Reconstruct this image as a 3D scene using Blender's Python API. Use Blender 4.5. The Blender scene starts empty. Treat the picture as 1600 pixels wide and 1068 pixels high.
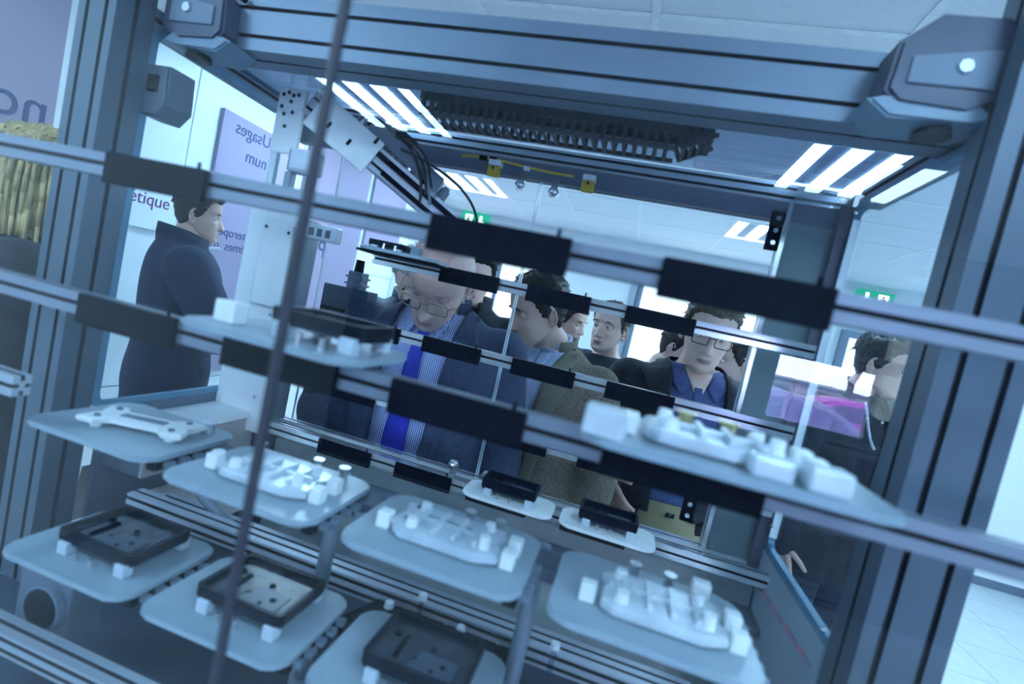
import bpy, bmesh, math, random
import numpy as np
from mathutils import Vector, Matrix, Euler, noise
from mathutils.bvhtree import BVHTree
random.seed(4)
C = bpy.context.scene.collection
SC = bpy.context.scene
PI = math.pi

# ------------------------------------------------------------------ camera, light, exposure
EYE = Vector((0, 0, 1.62))
RIGHT = Vector((0.94893, 0.22797, 0.21807)); DOWN = Vector((0.22787, -0.01725, -0.97354)); FWD = Vector((-0.21818, 0.97351, -0.06832))
cam_d = bpy.data.cameras.new('camera'); cam = bpy.data.objects.new('camera', cam_d); C.objects.link(cam)
m = Matrix.Identity(4)
for i in range(3):
    m[i][0] = RIGHT[i]; m[i][1] = -DOWN[i]; m[i][2] = -FWD[i]; m[i][3] = EYE[i]
cam.matrix_world = m
cam_d.sensor_width = 36; cam_d.lens = 36 * 790 / 1600; cam_d.clip_start = 0.02; cam_d.clip_end = 200
cam_d.dof.use_dof = True; cam_d.dof.focus_distance = 1.75; cam_d.dof.aperture_fstop = 2.8
SC.camera = cam
SC.cycles.transparent_max_bounces = 32
SC.view_settings.view_transform = 'Standard'; SC.view_settings.look = 'None'
SC.view_settings.gamma = 1; SC.view_settings.use_curve_mapping = False
SC.view_settings.exposure = 0.55
LAMP = (0.50, 0.80, 1.0)
LAMP_STRENGTH = 34.0
w = bpy.data.worlds.new('sky'); SC.world = w; w.use_nodes = True
bg = w.node_tree.nodes['Background']; bg.inputs[0].default_value = (0.62, 0.72, 1.0, 1); bg.inputs[1].default_value = 34.0

# ------------------------------------------------------------------ materials
def new_mat(name):
    mt = bpy.data.materials.new(name); mt.use_nodes = True
    nt = mt.node_tree; return mt, nt, nt.nodes['Principled BSDF']
def mat(name, col, rough=.5, metal=0., vary=.08, vs=30., bump=0., bs=200., spec=.5, stretch=None, contrast=None):
    mt, nt, b = new_mat(name)
    b.inputs['Roughness'].default_value = rough; b.inputs['Metallic'].default_value = metal
    b.inputs['Specular IOR Level'].default_value = spec
    tc = nt.nodes.new('ShaderNodeTexCoord'); src = tc.outputs['Object']
    if stretch:
        mp = nt.nodes.new('ShaderNodeMapping'); mp.inputs['Scale'].default_value = stretch
        nt.links.new(src, mp.inputs[0]); src = mp.outputs[0]
    n = nt.nodes.new('ShaderNodeTexNoise'); n.inputs['Scale'].default_value = vs; n.inputs['Detail'].default_value = 3
    r = nt.nodes.new('ShaderNodeValToRGB')
    lo, hi = (.3, .7) if not contrast else contrast
    r.color_ramp.elements[0].position = lo; r.color_ramp.elements[1].position = hi
    r.color_ramp.elements[0].color = tuple(c * (1 - vary) for c in col) + (1,)
    r.color_ramp.elements[1].color = tuple(min(1, c * (1 + vary)) for c in col) + (1,)
    nt.links.new(src, n.inputs[0]); nt.links.new(n.outputs[0], r.inputs[0]); nt.links.new(r.outputs[0], b.inputs['Base Color'])
    if bump:
        n2 = nt.nodes.new('ShaderNodeTexNoise'); n2.inputs['Scale'].default_value = bs
        bp = nt.nodes.new('ShaderNodeBump'); bp.inputs['Strength'].default_value = bump; bp.inputs['Distance'].default_value = .002
        nt.links.new(src, n2.inputs[0]); nt.links.new(n2.outputs[0], bp.inputs['Height']); nt.links.new(bp.outputs[0], b.inputs['Normal'])
    return mt
def glass(name, tint=(1, 1, 1), refl=.05, gloss_rough=.0):
    mt = bpy.data.materials.new(name); mt.use_nodes = True; nt = mt.node_tree; nt.nodes.clear()
    o = nt.nodes.new('ShaderNodeOutputMaterial'); t = nt.nodes.new('ShaderNodeBsdfTransparent'); g = nt.nodes.new('ShaderNodeBsdfGlossy')
    t.inputs[0].default_value = tint + (1,); g.inputs['Roughness'].default_value = gloss_rough
    lw = nt.nodes.new('ShaderNodeLayerWeight'); lw.inputs[0].default_value = .5   # Schlick: facing^5, alike on both sides of the pane
    pw = nt.nodes.new('ShaderNodeMath'); pw.operation = 'POWER'; pw.inputs[1].default_value = 5.; nt.links.new(lw.outputs['Facing'], pw.inputs[0])
    ma = nt.nodes.new('ShaderNodeMath'); ma.operation = 'MULTIPLY_ADD'; ma.inputs[1].default_value = .8; ma.inputs[2].default_value = refl * .5; ma.use_clamp = True
    mx = nt.nodes.new('ShaderNodeMixShader'); nt.links.new(pw.outputs[0], ma.inputs[0]); nt.links.new(ma.outputs[0], mx.inputs[0])
    nt.links.new(t.outputs[0], mx.inputs[1]); nt.links.new(g.outputs[0], mx.inputs[2]); nt.links.new(mx.outputs[0], o.inputs[0])
    return mt
def emit(name, col, s):
    mt = bpy.data.materials.new(name); mt.use_nodes = True; nt = mt.node_tree; nt.nodes.clear()
    o = nt.nodes.new('ShaderNodeOutputMaterial'); e = nt.nodes.new('ShaderNodeEmission')
    e.inputs[0].default_value = col + (1,); e.inputs[1].default_value = s; nt.links.new(e.outputs[0], o.inputs[0]); return mt
def stripes(name, c1, c2, scale, axis='X', rough=.8, zig=0.):
    mt, nt, b = new_mat(name); b.inputs['Roughness'].default_value = rough
    tc = nt.nodes.new('ShaderNodeTexCoord'); wv = nt.nodes.new('ShaderNodeTexWave'); wv.bands_direction = axis
    wv.inputs['Scale'].default_value = scale; wv.inputs['Distortion'].default_value = zig; wv.inputs['Detail Scale'].default_value = 40
    r = nt.nodes.new('ShaderNodeValToRGB'); r.color_ramp.elements[0].position = .45; r.color_ramp.elements[1].position = .6
    r.color_ramp.elements[0].color = c1 + (1,); r.color_ramp.elements[1].color = c2 + (1,)
    nt.links.new(tc.outputs['Object'], wv.inputs[0]); nt.links.new(wv.outputs[0], r.inputs[0]); nt.links.new(r.outputs[0], b.inputs['Base Color'])
    return mt

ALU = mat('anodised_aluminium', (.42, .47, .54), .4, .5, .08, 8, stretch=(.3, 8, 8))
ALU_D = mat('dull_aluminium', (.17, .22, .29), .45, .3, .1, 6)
ALU_B = mat('bright_aluminium', (.82, .86, .9), .22, .7, .05, 20)
GROOVE = mat('dark_groove_strip', (.02, .025, .04), .7)
STEEL = mat('brushed_steel', (.6, .63, .67), .25, .9, .1, 60)
CHROME = mat('chrome', (.8, .82, .85), .1, 1., .03)
BLACK = mat('black_plastic', (.004, .006, .013), .6, 0, .3, 60, .2, 300, .06)
BROWNB = mat('brown_black_plastic', (.03, .02, .022), .5, 0, .3, 20)
CASE = mat('black_case_plastic', (.006, .009, .020), .35, 0, .3, 80, .1, 200, .12)
TRAYM = mat('pale_grey_plastic', (.27, .36, .43), .28, 0, .05, 30)
TRAYW = mat('white_plastic', (.82, .88, .9), .4, 0, .04, 40)
WHITE = mat('white_lacquer', (.80, .85, .88), .35, 0, .03, 4)
FROST = mat('frosted_plastic', (.50, .60, .68), .3, 0, .08, 40)
FIXT = mat('satin_silver_plastic', (.66, .74, .8), .25, .25, .12, 50)
YELLOW = mat('yellow_plastic', (.62, .42, .02), .45, 0, .1, 60)
BLUEFR = mat('blue_grey_frame', (.10, .24, .36), .4, .1, .1, 20)
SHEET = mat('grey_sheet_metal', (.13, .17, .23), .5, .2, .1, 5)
DARKP = mat('dark_blue_sheet', (.035, .055, .095), .5, .1, .2, 4)
BEIGE = mat('beige_board', (.42, .40, .40), .6, 0, .1, 12)
MAUVE = mat('mauve_reflection_and_tape', (.33, .275, .40), .6, 0, .06, 2)  # tone of the glass reflections built as boards, and of the tape
MAGENTA = mat('magenta_panel', (.80, .07, .50), .5, 0, .04, 3)
BRASS = mat('brass', (.6, .5, .25), .3, .9)
CABLE = mat('black_rubber', (.015, .017, .025), .6)
CHAINM = mat('dark_grey_nylon', (.035, .035, .055), .6, 0, .2, 60)
GREEN = emit('green_sign_light', (.02, .42, .28), 1.0)
SIGNW = emit('white_sign_light', (.85, 1., 1.), 2.0)
GLASS_N = glass('front_glass', (.97, .98, 1.), .038)
GLASS_S = glass('side_glass', (.90, .94, .97), .0)
GLASS_T = glass('tinted_roof_glass', (.55, .62, .72), .02)
GLASS_D = glass('door_glass', (.93, .96, .98), .0)
ACRYL = glass('clear_acrylic', (.75, .82, .9), .15)
LENS = glass('lens_glass', (.985, .99, 1.), .0)
PURPLE_T = mat('purple_lettering', (.16, .03, .18), .6)
NAVY_T = mat('navy_reflected_lettering', (.03, .04, .16), .6)
CEILM = mat('ceiling_tile_white', (.82, .86, .90), .9, 0, .03, 60, .15, 500)
GRIDM = mat('ceiling_grid_white', (.85, .9, .92), .5)
WALLM = mat('wall_paint_white', (.80, .84, .86), .8, 0, .03, 2)
FLOORM = mat('pale_vinyl', (.50, .56, .60), .35, 0, .06, 6)
JOINT = mat('grey_joint', (.10, .13, .17), .8)
LAMPM = emit('lamp_tube_light', LAMP, LAMP_STRENGTH)

# ------------------------------------------------------------------ mesh helpers
def mk(name, bm, mats, parent=None, smooth=False):
    me = bpy.data.meshes.new(name); bmesh.ops.recalc_face_normals(bm, faces=bm.faces[:]); bm.to_mesh(me); bm.free()
    if not isinstance(mats, (list, tuple)): mats = [mats]
    for x in mats: me.materials.append(x)
    if smooth: me.polygons.foreach_set('use_smooth', [True] * len(me.polygons))
    o = bpy.data.objects.new(name, me); C.objects.link(o)
    if parent: o.parent = parent
    return o
def thing(name, label, cat, loc=(0, 0, 0), rot=(0, 0, 0), group=None):
    o = bpy.data.objects.new(name, None); C.objects.link(o); o.empty_display_size = .05
    o.location = loc; o.rotation_euler = rot; o['label'] = label; o['category'] = cat
    if group: o['group'] = group
    return o
def tag(o, label, cat, group=None):
    o['label'] = label; o['category'] = cat
    if group: o['group'] = group
    return o
def struct(o): o['kind'] = 'structure'; return o
def copy_tree(o, parent=None):
    c = o.copy(); C.objects.link(c)
    if parent: c.parent = parent
    for ch in list(o.children): copy_tree(ch, c)
    return c
def box(bm, x0, x1, y0, y1, z0, z1, bev=0., mi=0):
    vs = [bm.verts.new((x, y, z)) for x in (x0, x1) for y in (y0, y1) for z in (z0, z1)]
    fs = [bm.faces.new([vs[i] for i in q]) for q in ((0, 1, 3, 2), (4, 6, 7, 5), (0, 4, 5, 1), (2, 3, 7, 6), (0, 2, 6, 4), (1, 5, 7, 3))]
    for f in fs: f.material_index = mi
    if bev:
        es = list({e for f in fs for e in f.edges})
        bmesh.ops.bevel(bm, geom=es, offset=bev, segments=2, affect='EDGES', profile=.6)
    return bm
def B(*a, **k): return box(bmesh.new(), *a, **k)
def prism(bm, pts, h0, h1, axis='Z', mi=0, bev=0.):
    def v(p, h): return {'Z': (p[0], p[1], h), 'X': (h, p[0], p[1]), 'Y': (p[0], h, p[1])}[axis]
    a = [bm.verts.new(v(p, h0)) for p in pts]; b = [bm.verts.new(v(p, h1)) for p in pts]
    n = len(pts); fs = [bm.faces.new(a[::-1]), bm.faces.new(b)]
    caps = list(fs)
    for i in range(n): fs.append(bm.faces.new((a[i], a[(i + 1) % n], b[(i + 1) % n], b[i])))
    for f in fs: f.material_index = mi
    if bev: bmesh.ops.bevel(bm, geom=list({e for f in caps for e in f.edges}), offset=bev, segments=2, affect='EDGES')
    return bm
def rrect(x0, x1, y0, y1, r, n=5):
    p = []
    for cx, cy, a in ((x1 - r, y1 - r, 0), (x0 + r, y1 - r, 90), (x0 + r, y0 + r, 180), (x1 - r, y0 + r, 270)):
        for i in range(n + 1):
            t = math.radians(a + 90 * i / n); p.append((cx + r * math.cos(t), cy + r * math.sin(t)))
    return p
def frame2(bm, outer, inner, h0, h1, axis):
    """ring between two outlines with the same number of points, extruded"""
    def v(p, h): return {'Z': (p[0], p[1], h), 'X': (h, p[0], p[1]), 'Y': (p[0], h, p[1])}[axis]
    n = len(outer); V = [[bm.verts.new(v(p, h)) for p in q] for q in (outer, inner) for h in (h0, h1)]
    o0, o1, i0, i1 = V
    for i in range(n):
        j = (i + 1) % n
        for a, b in ((o0, o1), (o1, i1), (i1, i0), (i0, o0)): bm.faces.new((a[i], a[j], b[j], b[i]))
    return bm
def frame(p0, p1):
    p0 = Vector(p0); p1 = Vector(p1); d = (p1 - p0); L = d.length; d.normalize()
    q = d.to_track_quat('Z', 'Y').to_matrix().to_4x4(); q.translation = p0; return q, L
def cone(bm, p0, p1, r0, r1, n=14, mi=0, cap=True):
    q, L = frame(p0, p1); a = []; b = []
    for i in range(n):
        t = 2 * PI * i / n; c, s = math.cos(t), math.sin(t)
        a.append(bm.verts.new(q @ Vector((r0 * c, r0 * s, 0)))); b.append(bm.verts.new(q @ Vector((r1 * c, r1 * s, L))))
    fs = [bm.faces.new((a[i], a[(i + 1) % n], b[(i + 1) % n], b[i])) for i in range(n)]
    if cap: fs += [bm.faces.new(a[::-1]), bm.faces.new(b)]
    for f in fs: f.material_index = mi
    return bm
def ball(bm, c, r, sc=(1, 1, 1), n=14, mi=0, rot=None):
    m = Matrix.Translation(c) @ (rot.to_4x4() if rot else Matrix.Identity(4)) @ Matrix.Diagonal((r * sc[0], r * sc[1], r * sc[2], 1))
    R_ = max(4, n // 2); top = bm.verts.new(m @ Vector((0, 0, 1))); bot = bm.verts.new(m @ Vector((0, 0, -1))); rings = []
    for a in range(1, R_):
        ph = PI * a / R_; z, q = math.cos(ph), math.sin(ph)
        rings.append([bm.verts.new(m @ Vector((q * math.cos(2 * PI * k / n), q * math.sin(2 * PI * k / n), z))) for k in range(n)])
    fs = []
    for k in range(n):
        l = (k + 1) % n; fs.append(bm.faces.new((top, rings[0][k], rings[0][l]))); fs.append(bm.faces.new((bot, rings[-1][l], rings[-1][k])))
        for a, b in zip(rings[:-1], rings[1:]): fs.append(bm.faces.new((a[k], b[k], b[l], a[l])))
    for f in fs: f.material_index = mi
    return None
def capsule(bm, p0, p1, r0, r1, n=14):
    cone(bm, p0, p1, r0, r1, n); ball(bm, p0, r0, n=n); ball(bm, p1, r1, n=n)
def tube(bm, pts, r, n=8, mi=0):
    for a, b in zip(pts[:-1], pts[1:]):
        if (Vector(a) - Vector(b)).length > 1e-6: cone(bm, a, b, r, r, n, mi)
    for p in pts[1:-1]: ball(bm, p, r, n=8, mi=mi)
    return bm
def bez(p0, p1, p2, p3, n=12):
    P = [Vector(p) for p in (p0, p1, p2, p3)]; out = []
    for i in range(n + 1):
        t = i / n; out.append(P[0] * (1 - t) ** 3 + P[1] * 3 * t * (1 - t) ** 2 + P[2] * 3 * t * t * (1 - t) + P[3] * t ** 3)
    return out
def slot_outline(w, h, slots_w, slots_h, sw=.008, sd=.007):
    """cross-section of a T-slot extrusion with notches in its faces"""
    pts = []
    def side(a, b, n, inward):
        a = Vector(a); b = Vector(b); d = (b - a); L = d.length; d.normalize(); inn = Vector(inward)
        pts.append(tuple(a))
        for k in range(n):
            c = a + d * (L * (k + .5) / n)
            pts.extend([tuple(c - d * sw / 2), tuple(c - d * sw / 2 + inn * sd), tuple(c + d * sw / 2 + inn * sd), tuple(c + d * sw / 2)])
    side((-w / 2, -h / 2), (w / 2, -h / 2), slots_w, (0, 1)); side((w / 2, -h / 2), (w / 2, h / 2), slots_h, (-1, 0))
    side((w / 2, h / 2), (-w / 2, h / 2), slots_w, (0, -1)); side((-w / 2, h / 2), (-w / 2, -h / 2), slots_h, (1, 0))
    return pts
def extrusion(name, axis, c, half, w, h, nw, nh, material, parent=None, sw=.008):
    """axis X: section in (y,z); axis Y: section in (x,z); axis Z: section in (x,y); slot floors are dark strips"""
    pts = slot_outline(w, h, nw, nh, sw)
    bm = bmesh.new()
    if axis == 'X': prism(bm, [(p[0] + c[1], p[1] + c[2]) for p in pts], c[0] - half, c[0] + half, 'X')
    elif axis == 'Y': prism(bm, [(p[0] + c[0], p[1] + c[2]) for p in pts], c[1] - half, c[1] + half, 'Y')
    else: prism(bm, [(p[0] + c[0], p[1] + c[1]) for p in pts], c[2] - half, c[2] + half, 'Z')
    o = mk(name, bm, [material, GROOVE], parent)
    for p in o.data.polygons:
        # slot floors and flanks: faces whose centre lies inside the outer rectangle
        q = p.center
        u, v = {'X': (q.y - c[1], q.z - c[2]), 'Y': (q.x - c[0], q.z - c[2]), 'Z': (q.x - c[0], q.y - c[1])}[axis]
        ax = {'X': 0, 'Y': 1, 'Z': 2}[axis]
        if abs(p.normal[ax]) < .5 and abs(u) < w / 2 - .001 and abs(v) < h / 2 - .001: p.material_index = 1
    return o
def text_obj(name, body, size, loc, rot, material, parent=None, mirror=False, extrude=.0008, align='LEFT'):
    cu = bpy.data.curves.new(name, 'FONT'); cu.body = body; cu.size = size; cu.extrude = extrude; cu.align_x = align
    t = bpy.data.objects.new(name + '_t', cu); C.objects.link(t)
    me = bpy.data.meshes.new_from_object(t.evaluated_get(bpy.context.evaluated_depsgraph_get()))
    bpy.data.objects.remove(t); bpy.data.curves.remove(cu)
    if mirror:
        for v in me.vertices: v.co.x = -v.co.x
        me.flip_normals()
    me.materials.clear(); me.materials.append(material)
    o = bpy.data.objects.new(name, me); C.objects.link(o); o.location = loc; o.rotation_euler = rot
    if parent: o.parent = parent
    return o

# ------------------------------------------------------------------ the room
XL, XR, YB, YF, ZC = -2.40, 4.20, -3.40, 5.70, 2.60
fl = struct(mk('floor', B(XL - .1, XR + .1, YB - .1, YF + .1, -.10, -.004), JOINT))
tile_me = None
nx, ny = 13, 18; tw = (XR - XL) / nx; tl = (YF - YB) / ny
for i in range(nx):
    for j in range(ny):
        if tile_me is None:
            o = mk('floor_tile', B(.002, tw - .002, .002, tl - .002, -.004, 0.), FLOORM, fl); tile_me = o.data
        else:
            o = bpy.data.objects.new('floor_tile', tile_me); C.objects.link(o); o.parent = fl
        o.location = (XL + i * tw, YB + j * tl, 0)
ce = struct(mk('ceiling', B(XL - .1, XR + .1, YB - .1, YF + .1, ZC + .06, ZC + .12), WALLM))
# grid laid out so that the lamps seen in the photograph fall into its modules
GX0, GY0, G = -2.55, 0.04, .60
fixtures = []
for cx in (-1.665, .86, 3.0):
    for cy in (2.74, 4.32): fixtures.append((cx, cy))
for cx in (-1.665, .86, 3.0):
    for cy in (-.45, -2.25): fixtures.append((cx, cy))  # unseen rows behind the camera, added for fill light
xs = [-1.95 - .6, -1.95, -1.35, -.75, -.15, .56, 1.16, 1.76, 2.36, 2.70, 3.30, 3.9]
ys = [-3.15, -2.55, -1.95, -1.35, -.75, -.15, .45, 1.05, 1.65, 2.44, 3.04, 3.53, 4.02, 4.62, 5.2]
xs = [XL] + [x for x in xs if XL < x < XR] + [XR]; ys = [YB] + ys + [YF]
cache = {}
for i in range(len(xs) - 1):
    for j in range(len(ys) - 1):
        x0, x1, y0, y1 = xs[i], xs[i + 1], ys[j], ys[j + 1]
        if any(x0 - .01 < fx < x1 + .01 and y0 - .01 < fy < y1 + .01 for fx, fy in fixtures): continue
        k = (round(x1 - x0, 3), round(y1 - y0, 3))
        if k not in cache:
            o = mk('ceiling_tile', B(.012, k[0] - .012, .012, k[1] - .012, 0, .015), CEILM, ce); cache[k] = o.data
        else:
            o = bpy.data.objects.new('ceiling_tile', cache[k]); C.objects.link(o); o.parent = ce
        o.location = (x0, y0, ZC)
bm = bmesh.new()
for x in xs: box(bm, x - .012, x + .012, YB, YF, ZC - .004, ZC + .01)
for y in ys: box(bm, XL, XR, y - .012, y + .012, ZC - .003, ZC + .01)
mk('ceiling_grid', bm, GRIDM, ce)

def wallbox(name, *a):
    return struct(mk(name, B(*a), WALLM))
wl = wallbox('wall_left', XL - .1, XL, YB, YF, 0, ZC + .06)
wr = wallbox('wall_right', XR, XR + .1, YB, YF, 0, ZC + .06)
bk = wallbox('wall_back', XL - .1, XR + .1, YF, YF + .1, 0, ZC + .06)
# the wall behind the camera has a window; its reflection shows in the front glass
WX0, WX1, WZ0, WZ1 = 1.04, 1.75, 1.22, 1.74
bm = bmesh.new()
for a in ((XL - .1, WX0, YB - .1, YB, 0, ZC + .06), (WX1, XR + .1, YB - .1, YB, 0, ZC + .06), (WX0, WX1, YB - .1, YB, 0, WZ0), (WX0, WX1, YB - .1, YB, WZ1, ZC + .06)): box(bm, *a)
struct(mk('wall_front', bm, mat('wall_paint_mauve', (.05, .048, .07), .8, 0, .04, 2)))
wf = struct(mk('window_1', frame2(bmesh.new(), [(WX0, WZ0), (WX1, WZ0), (WX1, WZ1), (WX0, WZ1)], [(WX0 + .03, WZ0 + .03), (WX1 - .03, WZ0 + .03), (WX1 - .03, WZ1 - .03), (WX0 + .03, WZ1 - .03)], YB - .08, YB - .02, 'Y'), DARKP))
# wall boards on the left wall
pan_y = [-3.3, -1.8, -.3, 1.10, 2.18, 3.05, 3.95, 4.85, 5.68]; pan_z = [.06, .80, 1.62, 2.56]
for i in range(len(pan_y) - 1):
    for j in range(3):
        mk('wall_panel', B(XL, XL + .012, pan_y[i] + .004, pan_y[i + 1] - .004, pan_z[j] + .004, pan_z[j + 1] - .004), WHITE, wl)
struct(mk('baseboard_left', B(XL + .012, XL + .024, YB, YF, 0, .06), ALU_D))
struct(mk('baseboard_back', B(XL, XR, YF - .012, YF, 0, .08), ALU_D))
struct(mk('baseboard_right', B(XR - .012, XR, YB, YF, 0, .08), ALU_D))

# frosted daylight windows in the far wall
DAY = emit('daylight_diffuser', (.72, .93, 1.), 1.5)
def far_window(n, x0, x1, z0, z1, mull):
    f = struct(mk('window_%d' % n, frame2(bmesh.new(), [(x0, z0), (x1, z0), (x1, z1), (x0, z1)], [(x0 + .04, z0 + .04), (x1 - .04, z0 + .04), (x1 - .04, z1 - .04), (x0 + .04, z1 - .04)], YF - .05, YF - .003, 'Y'), ALU_D))
    e = [x0 + .04] + mull + [x1 - .04]
    for a, b in zip(e[:-1], e[1:]): mk('pane', B(a + .012, b - .012, YF - .03, YF - .02, z0 + .04, z1 - .04), DAY, f)
    for a in mull: mk('mullion', B(a - .02, a + .02, YF - .055, YF - .015, z0 + .04, z1 - .04), ALU_D, f)
    return f
far_window(2, -.02, 1.45, .9, 2.42, [.72])
far_window(3, -2.2, -.98, .9, 2.2, [-1.6])
# glazed door in the far wall on the right
dr = struct(mk('door_1', frame2(bmesh.new(), [(2.0, .002), (2.9, .002), (2.9, 2.12), (2.0, 2.12)], [(2.07, .08), (2.83, .08), (2.83, 2.05), (2.07, 2.05)], YF - .06, YF - .003, 'Y'), ALU_D))
mk('pane', B(2.07, 2.83, YF - .03, YF - .02, .08, 2.05), DAY, dr)
mk('door_rail', B(2.07, 2.83, YF - .055, YF - .012, 1.52, 1.60), ALU, dr)
mk('door_stile', B(2.40, 2.46, YF - .055, YF - .01, .08, 2.05), ALU_D, dr)
# doorway frame at the middle of the far wall
tr = struct(mk('trim_1', B(-.10, -.04, YF - .04, YF - .001, .08, 2.4), ALU))

# recessed louvre lamps
def make_lamp():
    t = thing('ceiling_lamp', '', 'ceiling lamp')
    mk('housing', frame2(bmesh.new(), [(-.30, -.30), (.30, -.30), (.30, .30), (-.30, .30)], [(-.29, -.29), (.29, -.29), (.29, .29), (-.29, .29)], -.006, .05, 'Z'), GRIDM, t)
    mk('backing', B(-.29, .29, -.29, .29, .045, .055), SHEET, t)
    for k in range(4):
        x = -.252 + .168 * k
        mk('light_strip', B(x - .038, x + .038, -.285, .285, .0, .02, bev=.006), LAMPM, t)
    for k in range(5):
        x = -.336 + .168 * k
        mk('louvre_bar', B(max(-.29, x - .04), min(.29, x + .04), -.288, .288, .01, .03), SHEET, t)
    return t
lamp0 = make_lamp(); first = True
lab = {(-1.665, 2.74): 'four-strip ceiling lamp on the left, nearer, above the robot arm', (-1.665, 4.32): 'four-strip ceiling lamp on the left, farther, beside the yellow sensor',
       (.86, 2.74): 'four-strip ceiling lamp on the right, above the right end of the far top rail', (.86, 4.32): 'overexposed four-strip ceiling lamp far back in the middle, left of the black latch',
       (3.0, 4.32): 'four-strip ceiling lamp seen through the right side glass'}
for fx, fy in fixtures:
    L = lamp0 if first else copy_tree(lamp0); first = False
    L.location = (fx, fy, ZC); L['group'] = 'ceiling lamps'
    L['label'] = lab.get((fx, fy), ('added four-strip fill lamp behind the camera, %s, %s' % ({-1.665: 'on the left', .86: 'in the middle', 3.0: 'on the right'}[fx], 'nearer the machine' if fy > -1 else 'nearer the front wall')) if fy < 0 else 'four-strip ceiling lamp far right beyond the machine')
t = thing('smoke_detector', 'small square white detector on the ceiling beside the far lamp', 'detector', (1.28, 4.75, ZC))
mk('base', B(-.07, .07, -.07, .07, -.018, -.002, bev=.006), WHITE, t); mk('sensor_dome', B(-.04, .04, -.04, .04, -.03, -.016, bev=.006), TRAYW, t)

# exit signs
def exit_sign(x, y, z, label, flip=False):
    t = thing('exit_sign', label, 'sign', (x, y, z), group='exit signs')
    mk('sign_box', B(-.17, .17, -.03, .0, -.085, .085, bev=.006), GREEN, t)
    s = -1 if flip else 1
    mk('door_symbol', B(*sorted((s * -.12, s * -.03)), -.036, -.029, -.06, .06), SIGNW, t)
    b = bmesh.new(); ball(b, (s * -.075, -.038, .035), .012, (1, .3, 1), 8)
    tube(b, [(s * -.075, -.038, .02), (s * -.08, -.038, -.01), (s * -.06, -.038, -.03), (s * -.07, -.038, -.055)], .007, 6)
    tube(b, [(s * -.08, -.038, -.01), (s * -.1, -.038, -.035), (s * -.11, -.038, -.04)], .007, 6); tube(b, [(s * -.1, -.038, .0), (s * -.075, -.038, .015), (s * -.05, -.038, .0)], .006, 6)
    mk('running_figure', b, mat('sign_green', (.02, .3, .2), .6), t)
    b = bmesh.new(); prism(b, [(s * .055, .06), (s * .085, .06), (s * .085, 0), (s * .12, 0), (s * .07, -.06), (s * .02, 0), (s * .055, 0)], -.036, -.029, 'Y'); mk('arrow', b, SIGNW, t)
    return t
exit_sign(-2.02, YF - .01, 2.50, 'green lit exit sign with door symbol and down arrow, left on the far wall')
exit_sign(2.20, YF - .01, 2.46, 'pale mirrored exit sign at right, standing in for a reflection', True)  # glowing flipped copy added in place of the sign's reflection

# left wall boards; the mauve mirrored ones are added stand-ins for glass reflections (rotated to face +X)
RL = (PI / 2, 0, PI / 2)
def board(y0, y1, z0, z1, material, label, lines, tm, mirror, size, th=.02, cat='board'):
    t = thing('board_or_reflection' if lines else 'plain_board', label, cat, (XL + .016, (y0 + y1) / 2, z0))
    mk('panel', B(0, th, y0 - (y0 + y1) / 2, y1 - (y0 + y1) / 2, 0, z1 - z0, bev=.002), material, t)
    for i, (s, yy, zz, sz) in enumerate(lines):
        # mirrored lettering starts at its far end
        text_obj('lettering', s, sz, (th + .001, yy - (y0 + y1) / 2, zz - z0), RL, tm, t, mirror)
    return t
board(1.66, 2.166, 1.60, 1.86, WHITE, 'white board with dark purple lettering ending in ergétique', [('énergétique', 1.70, 1.715, .086)], PURPLE_T, False, .1)
board(2.34, 2.95, 1.985, 2.33, MAUVE, 'small mauve stand-in for reflected mirrored lettering, high up left of the mounting plate', [('Usages', 2.71, 2.235, .10), ('num', 2.71, 2.105, .10)], NAVY_T, True, .1)
board(2.20, 2.95, .84, 1.90, MAUVE, 'tall mauve stand-in for a reflection with two mirrored lines behind the silhouetted figure', [('Interopé', 2.70, 1.655, .075), ('Systèmes', 2.78, 1.575, .075), ("d'infor", 2.46, 1.575, .075)], NAVY_T, True, .1)
board(3.08, 3.90, .84, 2.52, MAUVE, 'mauve stand-in for a reflection behind the pale column with a mirrored letter P', [('P', 3.46, 1.66, .19), ('usages', 3.30, 1.19, .12)], NAVY_T, True, .1)
board(3.98, 4.60, 1.86, 2.52, MAUVE, 'mauve stand-in for a reflection under the robot arm with mirrored lettering santé étendue', [('santé', 4.36, 2.05, .10), ('étendue', 4.08, 2.05, .10)], NAVY_T, True, .1)
board(1.00, 1.555, 1.35, 2.45, MAUVE, 'large mauve stand-in for a reflection at the far left edge with mirrored letters nce', [('nce', 1.535, 1.90, .19)], NAVY_T, True, .1)
b = thing('plain_board', 'bright magenta panel on the left wall behind the navy-jacketed person', 'board', (XL + .016, 5.16, .9))
for z0, z1 in ((0, .9), (.91, 1.05), (1.06, 1.12)): mk('panel', B(0, .03, -.45, .35, z0 * .95, z1 * .95 - .003), MAGENTA, b)
mk('edge_strip', B(0, .05, -.52, -.46, -.05, 1.1), WHITE, b)

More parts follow.
